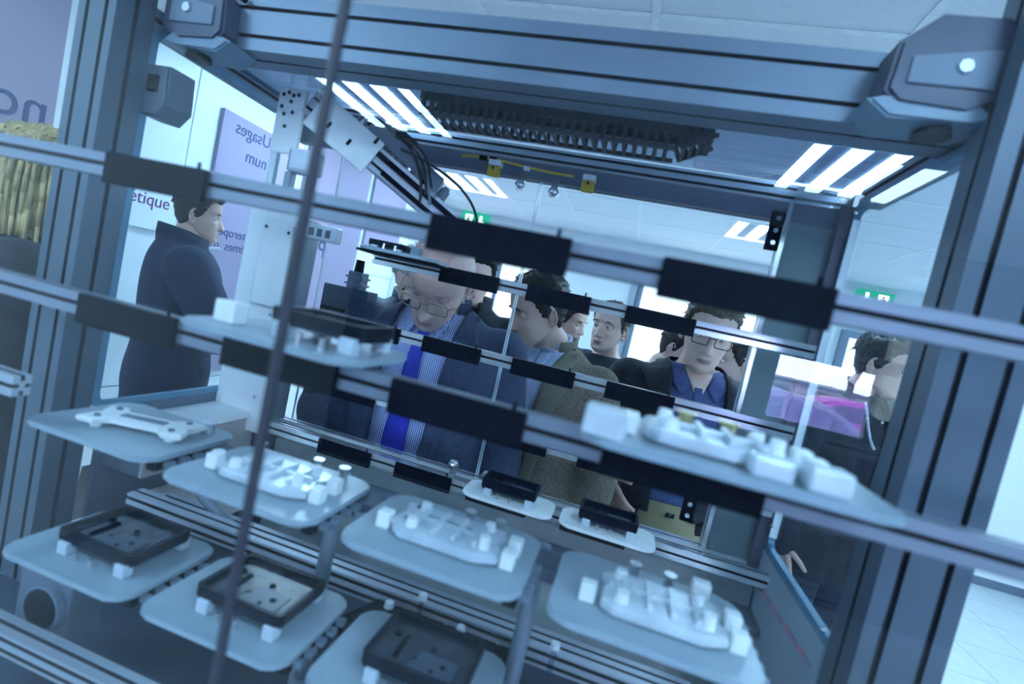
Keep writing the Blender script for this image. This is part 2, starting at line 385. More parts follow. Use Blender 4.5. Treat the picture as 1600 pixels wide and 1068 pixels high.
# ------------------------------------------------------------------ outside, seen only as a reflection in the front glass
struct(mk('ground', B(-14, 16, -40, YB - .12, -.12, -.02), mat('pale_concrete', (.60, .58, .66), .9, 0, .1, 30)))
def make_car(label, loc, rz, col, wc, sc):
    t = thing('car', label, 'car', loc, (0, 0, rz), 'parked cars outside'); t.scale = (sc, sc, sc)
    paint = mat('car_paint', col, .25, .2, .05, 5); win = mat('car_window', wc, .08, .2)
    sil = [(-2.1, .30), (-2.15, .62), (-2.0, .80), (-1.2, .95), (-.45, 1.38), (.3, 1.46), (1.0, 1.38), (1.75, 1.0), (2.1, .92), (2.15, .45), (2.05, .28)]
    bm = bmesh.new(); prism(bm, sil, -.82, .82, 'Y', bev=.08); mk('body', bm, paint, t, True)
    for s in (-1, 1):
        y = .825 * s
        bm = bmesh.new(); prism(bm, [(-1.0, .96), (-.42, 1.30), (.22, 1.37), (.22, .96)], y - .01, y + .01, 'Y'); mk('side_window', bm, win, t)
        bm = bmesh.new(); prism(bm, [(.30, .96), (.30, 1.37), (.95, 1.30), (1.45, 1.0)], y - .01, y + .01, 'Y'); mk('side_window', bm, win, t)
    for x in (-1.3, 1.35):
        for s in (-1, 1):
            bm = bmesh.new(); cone(bm, (x, .70 * s, .32), (x, .86 * s, .32), .32, .32, 24); wv = mk('wheel', bm, CABLE, t)
            bm = bmesh.new(); cone(bm, (x, .85 * s, .32), (x, .875 * s, .32), .2, .17, 16); mk('hub_cap', bm, ALU, wv)
    bm = bmesh.new(); prism(bm, [(-1.22, .97), (-.47, 1.385), (-.45, 1.375), (-1.18, .955)], -.7, .7, 'Y'); mk('windscreen', bm, win, t)
make_car('pale violet car with big side window mirrored in the glass, nearer one', (2.75, -8.4, -.02), PI + .1, (.42, .38, .72), (.25, .24, .50), .88)
make_car('magenta violet car mirrored in the glass, farther one, before the dark figure', (5.34, -12.0, -.02), PI, (.45, .08, .45), (.10, .08, .22), .86)
t = thing('bare_tree', 'bare tree mirrored in the glass above the violet car', 'tree', (6.46, -16, -.02))
bm = bmesh.new(); rt = random.Random(3)
def branch(p, d, L, r, n):
    q = p + d * L; cone(bm, p, q, r, r * .65, 6)
    if n:
        for k in range(3): branch(q, (d + Vector((rt.uniform(-.7, .7), rt.uniform(-.5, .5), rt.uniform(-.1, .45)))).normalized(), L * .72, r * .62, n - 1)
branch(Vector((0, 0, 0)), Vector((0, 0, 1)), 1.6, .14, 5); mk('trunk_and_branches', bm, mat('bark', (.06, .05, .07), .9), t)
t = thing('low_building', 'long low grey building mirrored in the glass far behind the cars', 'building', (3, -30, -.02))
mk('wall', B(-9, 9, -3, 3, 0, 1.0), mat('pale_render', (.35, .33, .42), .8), t)
mk('roof', B(-9.3, 9.3, -3.3, 3.3, 1.0, 1.12), DARKP, t)
for i in range(8): mk('window', B(-8 + 2 * i, -6.9 + 2 * i, 2.95, 3.03, .4, .8), mat('dark_window', (.05, .06, .1), .2) if i == 0 else bpy.data.materials['dark_window'], t)

# ------------------------------------------------------------------ the glazed machine
MX0, MX1, MYN, MYF, MZ0, MZ1 = -.97, .37, .80, 1.15, 1.18, 1.965
POSTM = mat('dark_grey_aluminium', (.085, .12, .165), .45, .2, .12, 5); NEARR = mat('grey_anodised_rail', (.24, .28, .35), .4, .4, .08, 8, stretch=(.3, 8, 8))  # near posts a darker grey than the other profiles
t = thing('aluminium_enclosure', 'large aluminium profile frame of the glazed machine around the whole scene', 'machine frame')
# near top beam, near posts, far rails, far posts
extrusion('beam', 'X', (-.28, .84, 2.022), 1.20 / 2 + .06, .08, .10, 1, 2, ALU_D, t, .007)
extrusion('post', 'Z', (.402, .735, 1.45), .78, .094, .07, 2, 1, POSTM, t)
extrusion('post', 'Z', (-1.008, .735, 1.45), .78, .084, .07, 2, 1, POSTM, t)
extrusion('top_rail', 'X', (-.30, 1.165, 1.972), .66, .03, .035, 1, 2, ALU_B, t, .006)
mk('door_header', B(-.93, .36, 1.15, 1.18, 1.915, 1.952), SHEET, t)
extrusion('bottom_rail', 'X', (-.27, 1.165, 1.180), .67, .03, .045, 1, 2, ALU_B, t, .006)
extrusion('side_rail', 'Y', (.395, .96, 1.985), .19, .04, .04, 1, 1, ALU_D, t)
extrusion('side_rail', 'Y', (-.99, .96, 1.995), .19, .04, .04, 1, 1, ALU_D, t)
mk('post', B(.258, .367, 1.152, 1.20, .95, 1.99, bev=.002), mat('grey_green_post', (.20, .26, .29), .5, .1, .06, 5), t)
mk('post_edge', B(.2495, .258, 1.145, 1.16, 1.2, 1.955), ALU_B, t)
mk('post_cover', B(.345, .375, 1.135, 1.155, 1.2, 1.96), mat('brown_grey_cover', (.13, .12, .16), .5), t)
MF = t
t = thing('column_cover', 'tall pale sheet-metal column at the left end of the far door frame', 'column', (-.885, 1.12, 1.17))
mk('front_sheet', B(-.085, .055, -.035, -.028, 0, .55, bev=.002), WHITE, t)
mk('side_sheet', B(.055, .062, -.035, .05, .0, .55, bev=.002), ALU_D, t)
mk('back_sheet', B(-.085, .055, .045, .052, .0, .55), SHEET, t)
for z in (.09, .30, .50):
    bm = bmesh.new(); cone(bm, (.03, -.036, z), (.03, -.041, z), .005, .004, 8); mk('screw', bm, CHROME, t)
# glazed side walls with rounded blue-grey frames
def side_wall(x, y0, y1, z0, z1, label, th, mfr):
    t = thing('side_panel', label, 'glass panel', (x, 0, 0), group='side panels of the machine')
    out = rrect(y0, y1, z0, z1, .02); inn = rrect(y0 + .014, y1 - .014, z0 + .012, z1 - .014, .018)
    mk('frame', frame2(bmesh.new(), out, inn, -th / 2, th / 2, 'X'), mfr, t)
    bm = bmesh.new(); prism(bm, inn, -.002, .002, 'X'); mk('pane', bm, GLASS_S, t)
    mk('edge_trim', B(-th / 2 - .001, th / 2 + .001, y1 - .018, y1 - .0145, z0 + .03, z1 - .03), TRAYW, t)
    return t
side_wall(-.975, .772, 1.150, 1.245, 1.985, 'left side glass of the machine with rounded blue-grey frame', .014, BLUEFR)
t = side_wall(.372, .775, 1.14, 1.245, 1.962, 'right side glass of the machine with slanted blue-grey bottom frame', .012, BLUEFR)
for y, z in ((.81, 1.262), (1.12, 1.30), (1.12, 1.945)):
    bm = bmesh.new(); ball(bm, (-.008, y, z), .005, n=8); mk('cap_screw', bm, CHROME, t)
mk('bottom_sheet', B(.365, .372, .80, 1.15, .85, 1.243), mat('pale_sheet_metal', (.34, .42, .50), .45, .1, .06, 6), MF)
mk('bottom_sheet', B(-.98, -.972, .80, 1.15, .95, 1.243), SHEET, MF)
t = thing('roof_glass', 'grey tinted glass roof of the machine under the ceiling lamps', 'glass panel', (-.3, 1.01, 2.003))
mk('pane', B(-.67, .67, -.13, .17, 0, .006), GLASS_T, t)
LEAF = []
# far sliding doors: two glass leaves that meet at a double edge
for x0, x1, lb in ((-.80, -.2765, 'left leaf of the far glass door in front of the grey-haired man'), (-.2735, .250, 'right leaf of the far glass door in front of the man in glasses')):
    t = thing('glass_door_leaf', lb, 'glass door', ((x0 + x1) / 2, 1.168, 1.205), group='far glass door leaves'); LEAF.append(t); h = (x1 - x0) / 2
    mk('pane', B(-h, h, -.002, .002, 0, .71), GLASS_D, t)
    for s in (-1, 1): mk('polished_edge', B(*sorted((s * h, s * (h - .0018))), -.003, .003, 0, .71), mat('polished_glass_edge', (.62, .74, .82), .2) if 'polished_glass_edge' not in bpy.data.materials else bpy.data.materials['polished_glass_edge'], t)
# front glass: two leaves with a dark seam
for x0, x1, lb in ((-1.3, -.2285, 'left leaf of the front glass, left of the dark seam'), (-.2225, 1.3, 'right leaf of the front glass, right of the dark seam')):
    t = thing('front_glass_leaf', lb, 'glass pane', ((x0 + x1) / 2, .30, 0.9), group='front glass leaves'); h = (x1 - x0) / 2
    mk('pane', B(-h, h, -.001, .001, 0, 1.6), GLASS_N, t)
t = thing('seam_strip', 'dark vertical sealing strip between the two front glass leaves', 'seal', (-.2255, .30, .9))
mk('seal', B(-.003, .003, -.003, .003, 0, 1.6, bev=.001), mat('dark_seal', (.03, .03, .05), .5), t)

# machine bed and floor plates
t = thing('machine_bed', 'dark blue machine bed under the trays', 'machine bed', (-.3, .85, .90))
mk('bed_plate', B(-.72, .70, -.42, .32, .0, .02), DARKP, t)
mk('apron', B(-.72, .70, .315, .33, -.6, .27), SHEET, t)
mk('back_plate', B(-.50, .66, .27, .31, .02, .262), mat('olive_grey_plate', (.30, .36, .38), .5, .2), t)
mk('fold_plate', B(-.30, .66, .18, .27, .215, .222), SHEET, t)
t = thing('ledge_box', 'pale ledge with a beige front under the left side glass', 'ledge', (-.92, .98, 1.12))
mk('top_sheet', B(-.05, .06, -.17, .14, .085, .1, bev=.002), WHITE, t); mk('front_board', B(.045, .052, -.165, .135, .0, .084), BEIGE, t); mk('body', B(-.05, .045, -.165, .135, .0, .084), SHEET, t)

PINKT = mat('pink_tape', (.62, .28, .40), .6)
t = thing('warning_tape', 'faint pink and white warning tape on the sheet below the right side glass', 'tape', (0, 0, 0))
for k in range(9):
    a = Vector((1.115, 1.172)); b = Vector((0.812, 1.195)); p = a.lerp(b, k / 9); q_ = a.lerp(b, (k + .92) / 9)
    bm = bmesh.new(); prism(bm, [(p.x, p.y), (q_.x, q_.y), (q_.x, q_.y + .009), (p.x, p.y + .009)], .3635, .3648, 'X'); mk('tape_segment', bm, PINKT if k % 2 else MAUVE, t)
# silver base rails and round standoffs
for y, z, lb in ((.735, 1.13, 'silver base rail nearest to the row of clamp trays'), (.80, 1.10, 'silver base rail farther back, below the clamp trays'), (.52, 1.02, 'silver base rail at the bottom left under the black case trays')):
    t = thing('base_rail', lb, 'rail', (-.35, y, z), group='base rails')
    extrusion('profile', 'X', (.06, 0, 0), .50, .03, .03, 1, 2, ALU, t, .006)
for x, y, z0, z1, lb in ((-.352, .66, 1.0, 1.33, 'round silver post between the second and third clamp tray'), (-.045, .64, 1.0, 1.33, 'round silver post between the third and fourth clamp tray')):
    t = thing('support_post', lb, 'post', (x, y, z0), group='round support posts')
    bm = bmesh.new(); cone(bm, (0, 0, 0), (0, 0, z1 - z0), .011, .011, 20); mk('tube', bm, ALU_D, t, True)
    bm = bmesh.new(); cone(bm, (0, 0, 0), (0, 0, .012), .018, .018, 20); mk('collar', bm, ALU, t)
pin0 = None
for x, y, lb in ((-.238, .655, 'leftmost clear standoff pin on the black plate'), (-.205, .70, 'second clear standoff pin on the black plate'), (-.13, .66, 'clear standoff pin at the right of the black plate'), (-.165, .60, 'clear standoff pin nearest the black case tray'), (.0, .70, 'clear standoff pin under the right clamp tray')):
    if pin0 is None:
        t = pin0 = thing('standoff_pin', lb, 'pin', group='clear standoff pins')
        bm = bmesh.new(); cone(bm, (0, 0, 0), (0, 0, .035), .004, .004, 10); mk('shaft', bm, ACRYL, t)
        bm = bmesh.new(); cone(bm, (0, 0, .035), (0, 0, .043), .007, .006, 10); mk('cap', bm, TRAYW, t)
    else: t = copy_tree(pin0)
    t.location = (x, y, 1.13); t['label'] = lb
t = thing('black_plate', 'black perforated plate carrying clear pins, below the third clamp tray', 'plate', (-.17, .67, 1.115))
bm = bmesh.new(); prism(bm, [(-.14, -.02), (-.10, .08), (.13, .08), (.13, -.12), (-.06, -.12)], 0, .012, 'Z', bev=.002); mk('plate', bm, BLACK, t)
for i in range(8):
    bm = bmesh.new(); cone(bm, (-.08 + .028 * i, .05 - .03 * (i % 3), .012), (-.08 + .028 * i, .05 - .03 * (i % 3), .014), .003, .003, 8); mk('rivet', bm, ALU, t)

# corner fittings with black suction caps
DARKF = mat('dark_blue_grey_casting', (.05, .065, .11), .45, .1, .15, 10)
def fitting(loc, s, label):
    t = thing('corner_fitting', label, 'bracket', loc, group='near corner fittings'); t.scale = (.82, .82, .82)
    pr = [(-.065, -.02), (-.06, .055), (-.01, .10), (.08, .10), (.10, .07), (.10, -.02), (.05, -.045), (-.045, -.04)]
    bm = bmesh.new(); prism(bm, [(s * a, b) for a, b in pr], -.045, .03, 'Y', bev=.006); mk('housing', bm, DARKF, t)
    bm = bmesh.new(); prism(bm, [(s * -.04, -.01), (s * .075, -.01), (s * .075, .05), (s * -.04, .03)], -.049, -.044, 'Y', bev=.001); mk('cover', bm, SHEET, t)
    bm = bmesh.new(); prism(bm, [(s * -.085, -.035), (s * -.04, -.02), (s * .06, -.02), (s * .10, -.05), (s * .06, -.055), (s * -.05, -.06)], -.04, .05, 'Y', bev=.004); mk('foot', bm, mat('blue_grey_fitting', (.16, .25, .34), .4), t)
    bm = bmesh.new(); cone(bm, (s * .03, 0, -.055), (s * .03, 0, -.068), .024, .028, 20); mk('suction_cap', bm, CABLE, t)
    bm = bmesh.new(); cone(bm, (s * .03, -.048, .02), (s * .03, -.054, .02), .012, .010, 8); mk('hex_screw', bm, ALU, t)
fitting((.290, .775, 2.01), 1, 'big boxy corner fitting with round black cap at the right end of the top beam')
fitting((-.862, .80, 1.998), -1, 'corner fitting with round black cap at the left end of the top beam')
t = thing('sensor_box', 'grey boxy sensor on the inside of the left near post', 'sensor', (-.945, .80, 1.853))
bm = bmesh.new(); prism(bm, [(-.035, .06), (.03, .06), (.035, -.01), (.012, -.035), (-.035, -.03)], -.03, .03, 'Y', bev=.004); mk('housing', bm, SHEET, t)
mk('connector', B(-.01, .012, -.036, -.03, .01, .04, bev=.002), BLACK, t)
t = thing('indicator_lamp', 'small orange indicator lamp above the left corner fitting', 'indicator', (-.80, .78, 2.055))
bm = bmesh.new(); ball(bm, (0, 0, 0), .005, n=10); mk('lens', bm, emit('orange_indicator', (1., .22, .03), 2.), t, True)
bm = bmesh.new(); cone(bm, (0, .0, 0), (0, .014, 0), .006, .006, 10); mk('socket', bm, BLACK, t)

# energy chain under the roof
t = thing('energy_chain', 'dark grey cable chain lying under the glass roof', 'cable chain', (-.5, .0, 1.955), group=None)
t.location = (0, 0, 0)
N = 27; pts = []
for i in range(N): pts.append(Vector((-.485 + .485 * i / (N - 1), .955, 1.968)))
for k in range(4): pts.append(Vector((.013 * (k + 1), .955, 1.968 + .007 * (k + 1))))
lb_me = None
for i in range(len(pts) - 1):
    d = pts[i + 1] - pts[i]; L = d.length; a = -math.atan2(d.z, d.x)
    if lb_me is None:
        bm = bmesh.new()
        for y0, y1 in ((-.036, -.030), (.030, .036)):
            box(bm, -.001, L + .001, y0, y1, -.024, -.017); box(bm, -.001, L + .001, y0, y1, .004, .026); box(bm, -.001, L * .38, y0, y1, -.018, .005)
        box(bm, .002, L * .4, -.030, .030, -.024, -.021); box(bm, .001, L * .7, -.030, .030, .023, .026); box(bm, -.003, L * .35, -.0385, -.036, .004, .025)
        o = mk('chain_link', bm, CHAINM, t); lb_me = o.data
    else: o = bpy.data.objects.new('chain_link', lb_me); C.objects.link(o); o.parent = t
    o.location = pts[i]; o.rotation_euler = (0, a, 0)
for k in range(3): mk('cable', tube(bmesh.new(), [(-.485, .941 + .014 * k, 1.965), (.0, .941 + .014 * k, 1.965)], .004, 8), [CABLE, ALU_D, YELLOW][k], t)
bm = bmesh.new(); box(bm, .048, .060, .925, .99, 1.965, 2.0, bev=.002); mk('end_bracket', bm, CHAINM, t)

# yellow sensors, hooks, cable on the far top rail
def ysensor(x, label):
    t = thing('yellow_sensor', label, 'sensor', (x, 1.13, 1.925), group='yellow sensors')
    mk('body', B(-.014, .014, -.008, .008, -.024, .0, bev=.003), YELLOW, t)
    mk('bracket', B(-.014, .014, -.009, .016, .001, .013, bev=.001), TRAYW, t)
    bm = bmesh.new(); cone(bm, (0, -.009, -.006), (0, -.011, -.006), .0035, .0035, 10); mk('screw', bm, CHROME, t)
ysensor(-.383, 'left yellow sensor hanging under the far top rail'); ysensor(-.163, 'right yellow sensor hanging under the far top rail')
t = thing('yellow_cable', 'thin yellow cable with white label along the far top rail', 'cable')
cpts = bez((-.47, 1.135, 1.938), (-.40, 1.13, 1.95), (-.33, 1.13, 1.93), (-.20, 1.135, 1.932), 12)
mk('jacket', tube(bmesh.new(), cpts, .0028, 6), YELLOW, t)
mk('label_sleeve', B(-.315, -.302, 1.128, 1.138, 1.928, 1.936, bev=.001), TRAYW, t); mk('plug', B(-.425, -.405, 1.128, 1.138, 1.936, 1.946, bev=.002), BLACK, t)
mk('plug', B(-.40, -.382, 1.128, 1.138, 1.937, 1.946, bev=.002), BLACK, t)
def knob(x, z, up, leaf):
    h = bpy.data.objects.new('latch_knob', None); C.objects.link(h); h.parent = LEAF[leaf]; h.location = Vector((x, 1.135, z)) - LEAF[leaf].location; t = h
    s = 1 if up else -1
    bm = bmesh.new(); prism(bm, [(-.006, 0), (.006, 0), (.008, s * .03), (-.010, s * .03)], .004, .008, 'Y'); mk('arm', bm, STEEL, t)
    bm = bmesh.new(); cone(bm, (0, .002, 0), (0, -.006, 0), .0135, .0135, 6); mk('hex_nut', bm, STEEL, t)
    bm = bmesh.new(); cone(bm, (0, -.006, 0), (0, -.018, .0), .0085, .0075, 16); mk('bolt', bm, CHROME, t, True)
    bm = bmesh.new(); cone(bm, (0, -.003, 0), (0, -.008, 0), .011, .010, 16); mk('washer', bm, CHROME, t)
knob(-.316, 1.893, True, 0); knob(-.236, 1.890, True, 1); knob(-.327, 1.225, False, 0); knob(-.243, 1.222, False, 1)
# black latches
for x, z, y, lb in ((-.742, 1.335, 1.13, 'black latch plate beside the pale column, lower left'), (.235, 1.89, 1.145, 'black latch plate at the top right of the far door'), (.205, 1.29, 1.145, 'black latch plate at the lower right of the far door, by the khaki trousers')):
    t = thing('latch_plate', lb, 'latch', (x, y, z), group='black latch plates')
    mk('plate', B(-.013, .013, -.006, .006, -.04, .04, bev=.002), BLACK, t)
    for dz in (-.025, .0, .025):
        bm = bmesh.new(); cone(bm, (0, -.006, dz), (0, -.009, dz), .006, .005, 10); mk('screw', bm, STEEL, t)

# ------------------------------------------------------------------ shelf rails with black blocks
blk_me = pinm = None
def rail(y, z, x0, x1, blocks, label, bl=.138, h=.026, drop=.0, m=ALU_B):
    global blk_me
    t = thing('shelf_rail', label, 'rail', ((x0 + x1) / 2, y, z), group='shelf rails')
    extrusion('profile', 'X', (0, 0, 0), (x1 - x0) / 2, .02, h, 1, 1, m, t, .005)
    for bx in blocks:
        o = mk('stop_block', B(0, bl, -.017, -.0101, -.019, .016, bev=.0015), BLACK, t)
        o.location = (bx - t.location.x, 0, -.002)
        bm = bmesh.new(); cone(bm, (bl * .9, -.012, .013), (bl * .9, -.012, .023), .0022, .0018, 8); mk('stop_pin', bm, BLACK, o)
    return t
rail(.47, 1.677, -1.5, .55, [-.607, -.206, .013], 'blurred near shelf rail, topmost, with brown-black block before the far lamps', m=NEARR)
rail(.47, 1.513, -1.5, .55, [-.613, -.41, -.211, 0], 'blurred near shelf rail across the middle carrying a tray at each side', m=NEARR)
rail(.47, 1.392, -1.5, -.70, [], 'plain blurred near shelf rail at lower left below the middle one', m=ALU)
rail(1.07, 1.660, -.60, .34, [-.431, -.23, -.019], 'sharp far shelf rail, topmost, across the heads')
rail(1.07, 1.500, -.73, .34, [-.633, -.437, -.227, -.023], 'sharp far shelf rail at chest height of the grey-haired man')
rail(1.07, 1.345, -.72, .34, [-.66, -.46, -.25, -.045], 'far shelf rail just above the lowest one, half hidden by the near rail')
rail(1.07, 1.205, -.80, .37, [-.641, -.44, -.263, -.049], 'lowest sharp far shelf rail, bright, with two small white trays')

# ------------------------------------------------------------------ trays
def tray_base(name, label, loc, m=TRAYM, w=.205, d=.155):
    t = thing(name, label, 'tray', loc, group=None)
    bm = bmesh.new(); prism(bm, rrect(0, w, 0, d, .022), 0, .007, 'Z', bev=.002); mk('plate', bm, m, t, False)
    return t
def post(t, x, y, h, r=.006, m=TRAYW, name='peg'):
    bm = bmesh.new(); cone(bm, (x, y, .007), (x, y, .007 + h), r, r * .85, 12); cone(bm, (x, y, .007 + h), (x, y, .009 + h), r * 1.3, r * 1.3, 12); return mk(name, bm, m, t)
def hbracket(t, x, y, s=1., ang=0, m=TRAYW):
    """white H-shaped clamp with flared ends and a slotted middle"""
    pts = [(-.070, -.030), (-.045, -.034), (-.035, -.016), (.030, -.016), (.045, -.034), (.070, -.030), (.066, -.008), (.056, 0), (.066, .008), (.070, .030), (.045, .034), (.03, .016), (-.035, .016), (-.045, .034), (-.070, .030), (-.064, .008), (-.056, 0), (-.064, -.008)]
    R = Matrix.Rotation(ang, 2)
    q = [tuple(R @ Vector((a * s, b * s)) + Vector((x, y))) for a, b in pts]
    bm = bmesh.new(); prism(bm, q, .013, .021, 'Z', bev=.0015); o = mk('clamp', bm, m, t)
    bm = bmesh.new(); prism(bm, [tuple(R @ Vector((a * s, b * s)) + Vector((x, y))) for a, b in ((-.03, -.006), (.03, -.006), (.03, .006), (-.03, .006))], .021, .0225, 'Z'); mk('slot_insert', bm, ALU_D, o)
    for a, b in ((-.05, .02), (.05, .02), (-.05, -.02), (.05, -.02)):
        p = R @ Vector((a * s, b * s)) + Vector((x, y))
        bm = bmesh.new(); cone(bm, (p.x, p.y, .021), (p.x, p.y, .0235), .004, .004, 10); mk('hole_ring', bm, SHEET, o)
        bm = bmesh.new(); cone(bm, (p.x, p.y, .006), (p.x, p.y, .0135), .007, .007, 10); mk('spacer', bm, m, o)
def fixture(t, m=FIXT, x0=.045, y0=.035):
    """open silver housing lying face down: base, ribs, bosses and corner pads"""
    bm = bmesh.new(); prism(bm, [(a + x0, b + y0) for a, b in ((0, .01), (.012, 0), (.10, 0), (.125, .012), (.125, .03), (.112, .04), (.125, .055), (.118, .078), (.02, .078), (0, .065), (.010, .045), (.0, .035))], .009, .020, 'Z', bev=.002); o = mk('housing', bm, m, t)
    for k in range(4): mk('rib', B(x0 + .02 + .024 * k, x0 + .026 + .024 * k, y0 + .012, y0 + .066, .020, .0265, bev=.001), m, o)
    mk('rib', B(x0 + .012, x0 + .113, y0 + .036, y0 + .041, .020, .025, bev=.001), m, o)
    for a, b, h in ((.02, .015, .03), (.105, .02, .034), (.018, .062, .03), (.1, .064, .03)):
        bm = bmesh.new(); cone(bm, (x0 + a, y0 + b, .02), (x0 + a, y0 + b, h), .007, .006, 12); mk('boss', bm, TRAYW, o)
    for a, b in ((.135, .02), (.135, .055), (-.014, .02)):
        mk('corner_pad', B(x0 + a - .008, x0 + a + .008, y0 + b - .008, y0 + b + .008, .0072, .026, bev=.002), TRAYW, t)
CASEF = mat('dark_slate_case_floor', (.020, .032, .052), .25, 0, .2, 60)
def black_case(t, x0=.055, y0=.035, w=.115, d=.085, z0=.020, h=.017):
    out = rrect(x0, x0 + w, y0, y0 + d, .008, 3); inn = rrect(x0 + .006, x0 + w - .006, y0 + .006, y0 + d - .006, .005, 3)
    bm = bmesh.new(); frame2(bm, out, inn, z0 + .004, z0 + h, 'Z'); o = mk('case_rim', bm, CASE, t)
    bm = bmesh.new(); prism(bm, rrect(x0 + .002, x0 + w - .002, y0 + .002, y0 + d - .002, .006, 3), z0, z0 + .010, 'Z'); mk('case_floor', bm, CASEF, o)
    lp = mat('case_lip', (.035, .055, .09), .3) if 'case_lip' not in bpy.data.materials else bpy.data.materials['case_lip']
    mk('slot', B(x0 + .03, x0 + .036, y0 + .02, y0 + .06, z0 + .010, z0 + .012), BLACK, o)
    for a, b, r in ((.02, .06, .005), (.07, .055, .004), (.09, .03, .004), (.08, .018, .003), (.055, .03, .003)):
        bm = bmesh.new(); cone(bm, (x0 + a, y0 + b, z0 + .010), (x0 + a, y0 + b, z0 + .012), r, r, 10); mk('boss_hole', bm, BLACK, o)
    bm = bmesh.new(); prism(bm, [(x0 + .05, y0 + .012), (x0 + .105, y0 + .012), (x0 + .105, y0 + .045), (x0 + .06, y0 + .045)], z0 + .010, z0 + .0115, 'Z'); mk('inner_plate', bm, lp, o)
    for a, b in ((.01, -.004), (w - .02, -.004), (.01, d - .012), (w - .02, d - .012)):
        mk('support_block', B(x0 + a, x0 + a + .016, y0 + b, y0 + b + .015, .0072, z0 + .004, bev=.0015), FROST, t)
    for a in (.042, .068):
        bm = bmesh.new(); cone(bm, (x0 + a, y0 - .004, .007), (x0 + a, y0 - .004, .018), .0035, .0025, 10); mk('spring_pin', bm, STEEL, t)
def tray_bracket(t):
    """dark guide tongue below the plate, towards the next tray"""
    mk('guide_tongue', B(.188, .202, .02, .135, -.014, -.001, bev=.001), BLACK, t)
    for k in range(5): mk('guide_tooth', B(.203, .214, .03 + .022 * k, .040 + .022 * k, -.010, -.002, bev=.001), ALU_D, t)
# third level: four clamp trays in a row
T = tray_base('clamp_tray', 'leftmost grey tray of the upper row holding a plain white H-shaped clamp', (-.727, .49, 1.335)); hbracket(T, .115, .075, 1.0, .25); post(T, .17, .13, .014, .009, STEEL, 'round_knob'); tray_bracket(T)
T['group'] = 'trays of the upper row'
T = tray_base('fixture_tray', 'second grey tray of the upper row with white fixture and two round studs', (-.489, .475, 1.335)); T['group'] = 'trays of the upper row'; fixture(T); post(T, .04, .125, .018, .006); post(T, .06, .07, .0, .010, SHEET, 'dark_disc'); post(T, .125, .135, .016, .006, STEEL, 'stud'); post(T, .165, .135, .016, .006, STEEL, 'stud'); post(T, .03, .06, .018, .006); tray_bracket(T)
T = tray_base('fixture_tray', 'third grey tray of the upper row, in the middle, with pale transparent fixture', (-.250, .475, 1.335)); T['group'] = 'trays of the upper row'; fixture(T, FROST); hbracket(T, .10, .08, .9, 0, FROST); post(T, .11, .135, .012, .006, STEEL, 'stud'); post(T, .15, .135, .012, .006, STEEL, 'stud'); tray_bracket(T)
T = tray_base('fixture_tray', 'rightmost large grey tray of the upper row with silver housing and white block', (-.017, .473, 1.335)); T['group'] = 'trays of the upper row'; fixture(T, FIXT, .05, .03); post(T, .085, .135, .014, .006, STEEL, 'stud'); post(T, .125, .135, .014, .006, STEEL, 'stud'); mk('white_block', B(.148, .168, .12, .135, .0072, .03, bev=.002), TRAYW, T); tray_bracket(T)
t = thing('tray_carrier', 'thin dark carrier bar running under the upper row of trays', 'bar', (-.26, .60, 1.3235), group=None)
mk('bar', B(-.45, .44, -.02, .02, -.010, .0105, bev=.002), DARKP, t)
for k in range(5): mk('bar_clip', B(-.42 + .2 * k, -.40 + .2 * k, -.024, .024, -.014, .0), ALU_D, t)
# fourth level: three trays with black cases
for x, lb in ((-.712, 'grey tray at lower left with black case, beside the round tube end'), (-.487, 'grey tray with black case in the lower row, middle one'), (-.257, 'grey tray with dark case at the bottom edge, right one of the lower row')):
    T = tray_base('case_tray', lb, (x, .475, 1.167)); T['group'] = 'trays of the lower row'; black_case(T, .05, .035, .125, .095); tray_bracket(T)
# trays on the middle near rail
T = tray_base('case_tray', 'blurred tray on the middle near rail at left carrying a black case', (-.435, .41, 1.532), w=.20, d=.14); black_case(T, .085, .03, .105, .075); mk('white_block', B(.02, .045, .03, .05, .0072, .03, bev=.002), TRAYW, T)
T['group'] = 'trays on the middle near rail'
T = tray_base('fixture_tray', 'blurred tray on the middle near rail at right with white block and silver housing', (-.02, .40, 1.528), w=.24, d=.15); fixture(T, FIXT, .05, .03); T['group'] = 'trays on the middle near rail'
mk('white_block', B(.0, .034, .0, .03, .0072, .030, bev=.003), FIXT, T); mk('white_block', B(.13, .16, .01, .03, .0072, .024, bev=.003), FIXT, T); mk('white_block', B(.17, .20, .01, .035, .0072, .026, bev=.003), FIXT, T)
post(T, .09, .12, .02, .008, BRASS, 'stud'); post(T, .13, .12, .02, .008, BRASS, 'stud')
# small white trays on the far lowest rail, and one on the far topmost rail
for x, lb in ((-.263, 'small white tray with black case on the lowest far rail, left one'), (-.052, 'small white tray with open black frame on the lowest far rail, right one')):
    T = tray_base('case_tray', lb, (x, 1.0, 1.214), TRAYW, .195, .10); black_case(T, .035, .022, .12, .065, .018, .022); T['group'] = 'white trays on the lowest far rail'
T = tray_base('case_tray', 'tray with dark case seen edge-on at the left end of the topmost far rail', (-.595, .97, 1.672), TRAYM, .185, .10); black_case(T, .02, .01, .085, .06, .008, .016); mk('clip', B(.12, .14, .012, .03, .0072, .024, bev=.001), ALU_D, T)
mk('under_plate', B(.0, .19, .005, .09, -.006, -.0005, bev=.001), BLACK, T)

t = thing('beige_panel', 'beige panel standing behind the left near post at lower left', 'panel', (0, 0, 0))
bm = bmesh.new(); prism(bm, [(-1.546, 0.655), (-1.525, 0.844), (-1.369, 0.923), (-1.325, 0.879), (-1.318, 0.79)], 1.22, 1.226, 'Y'); mk('sheet', bm, BEIGE, t)
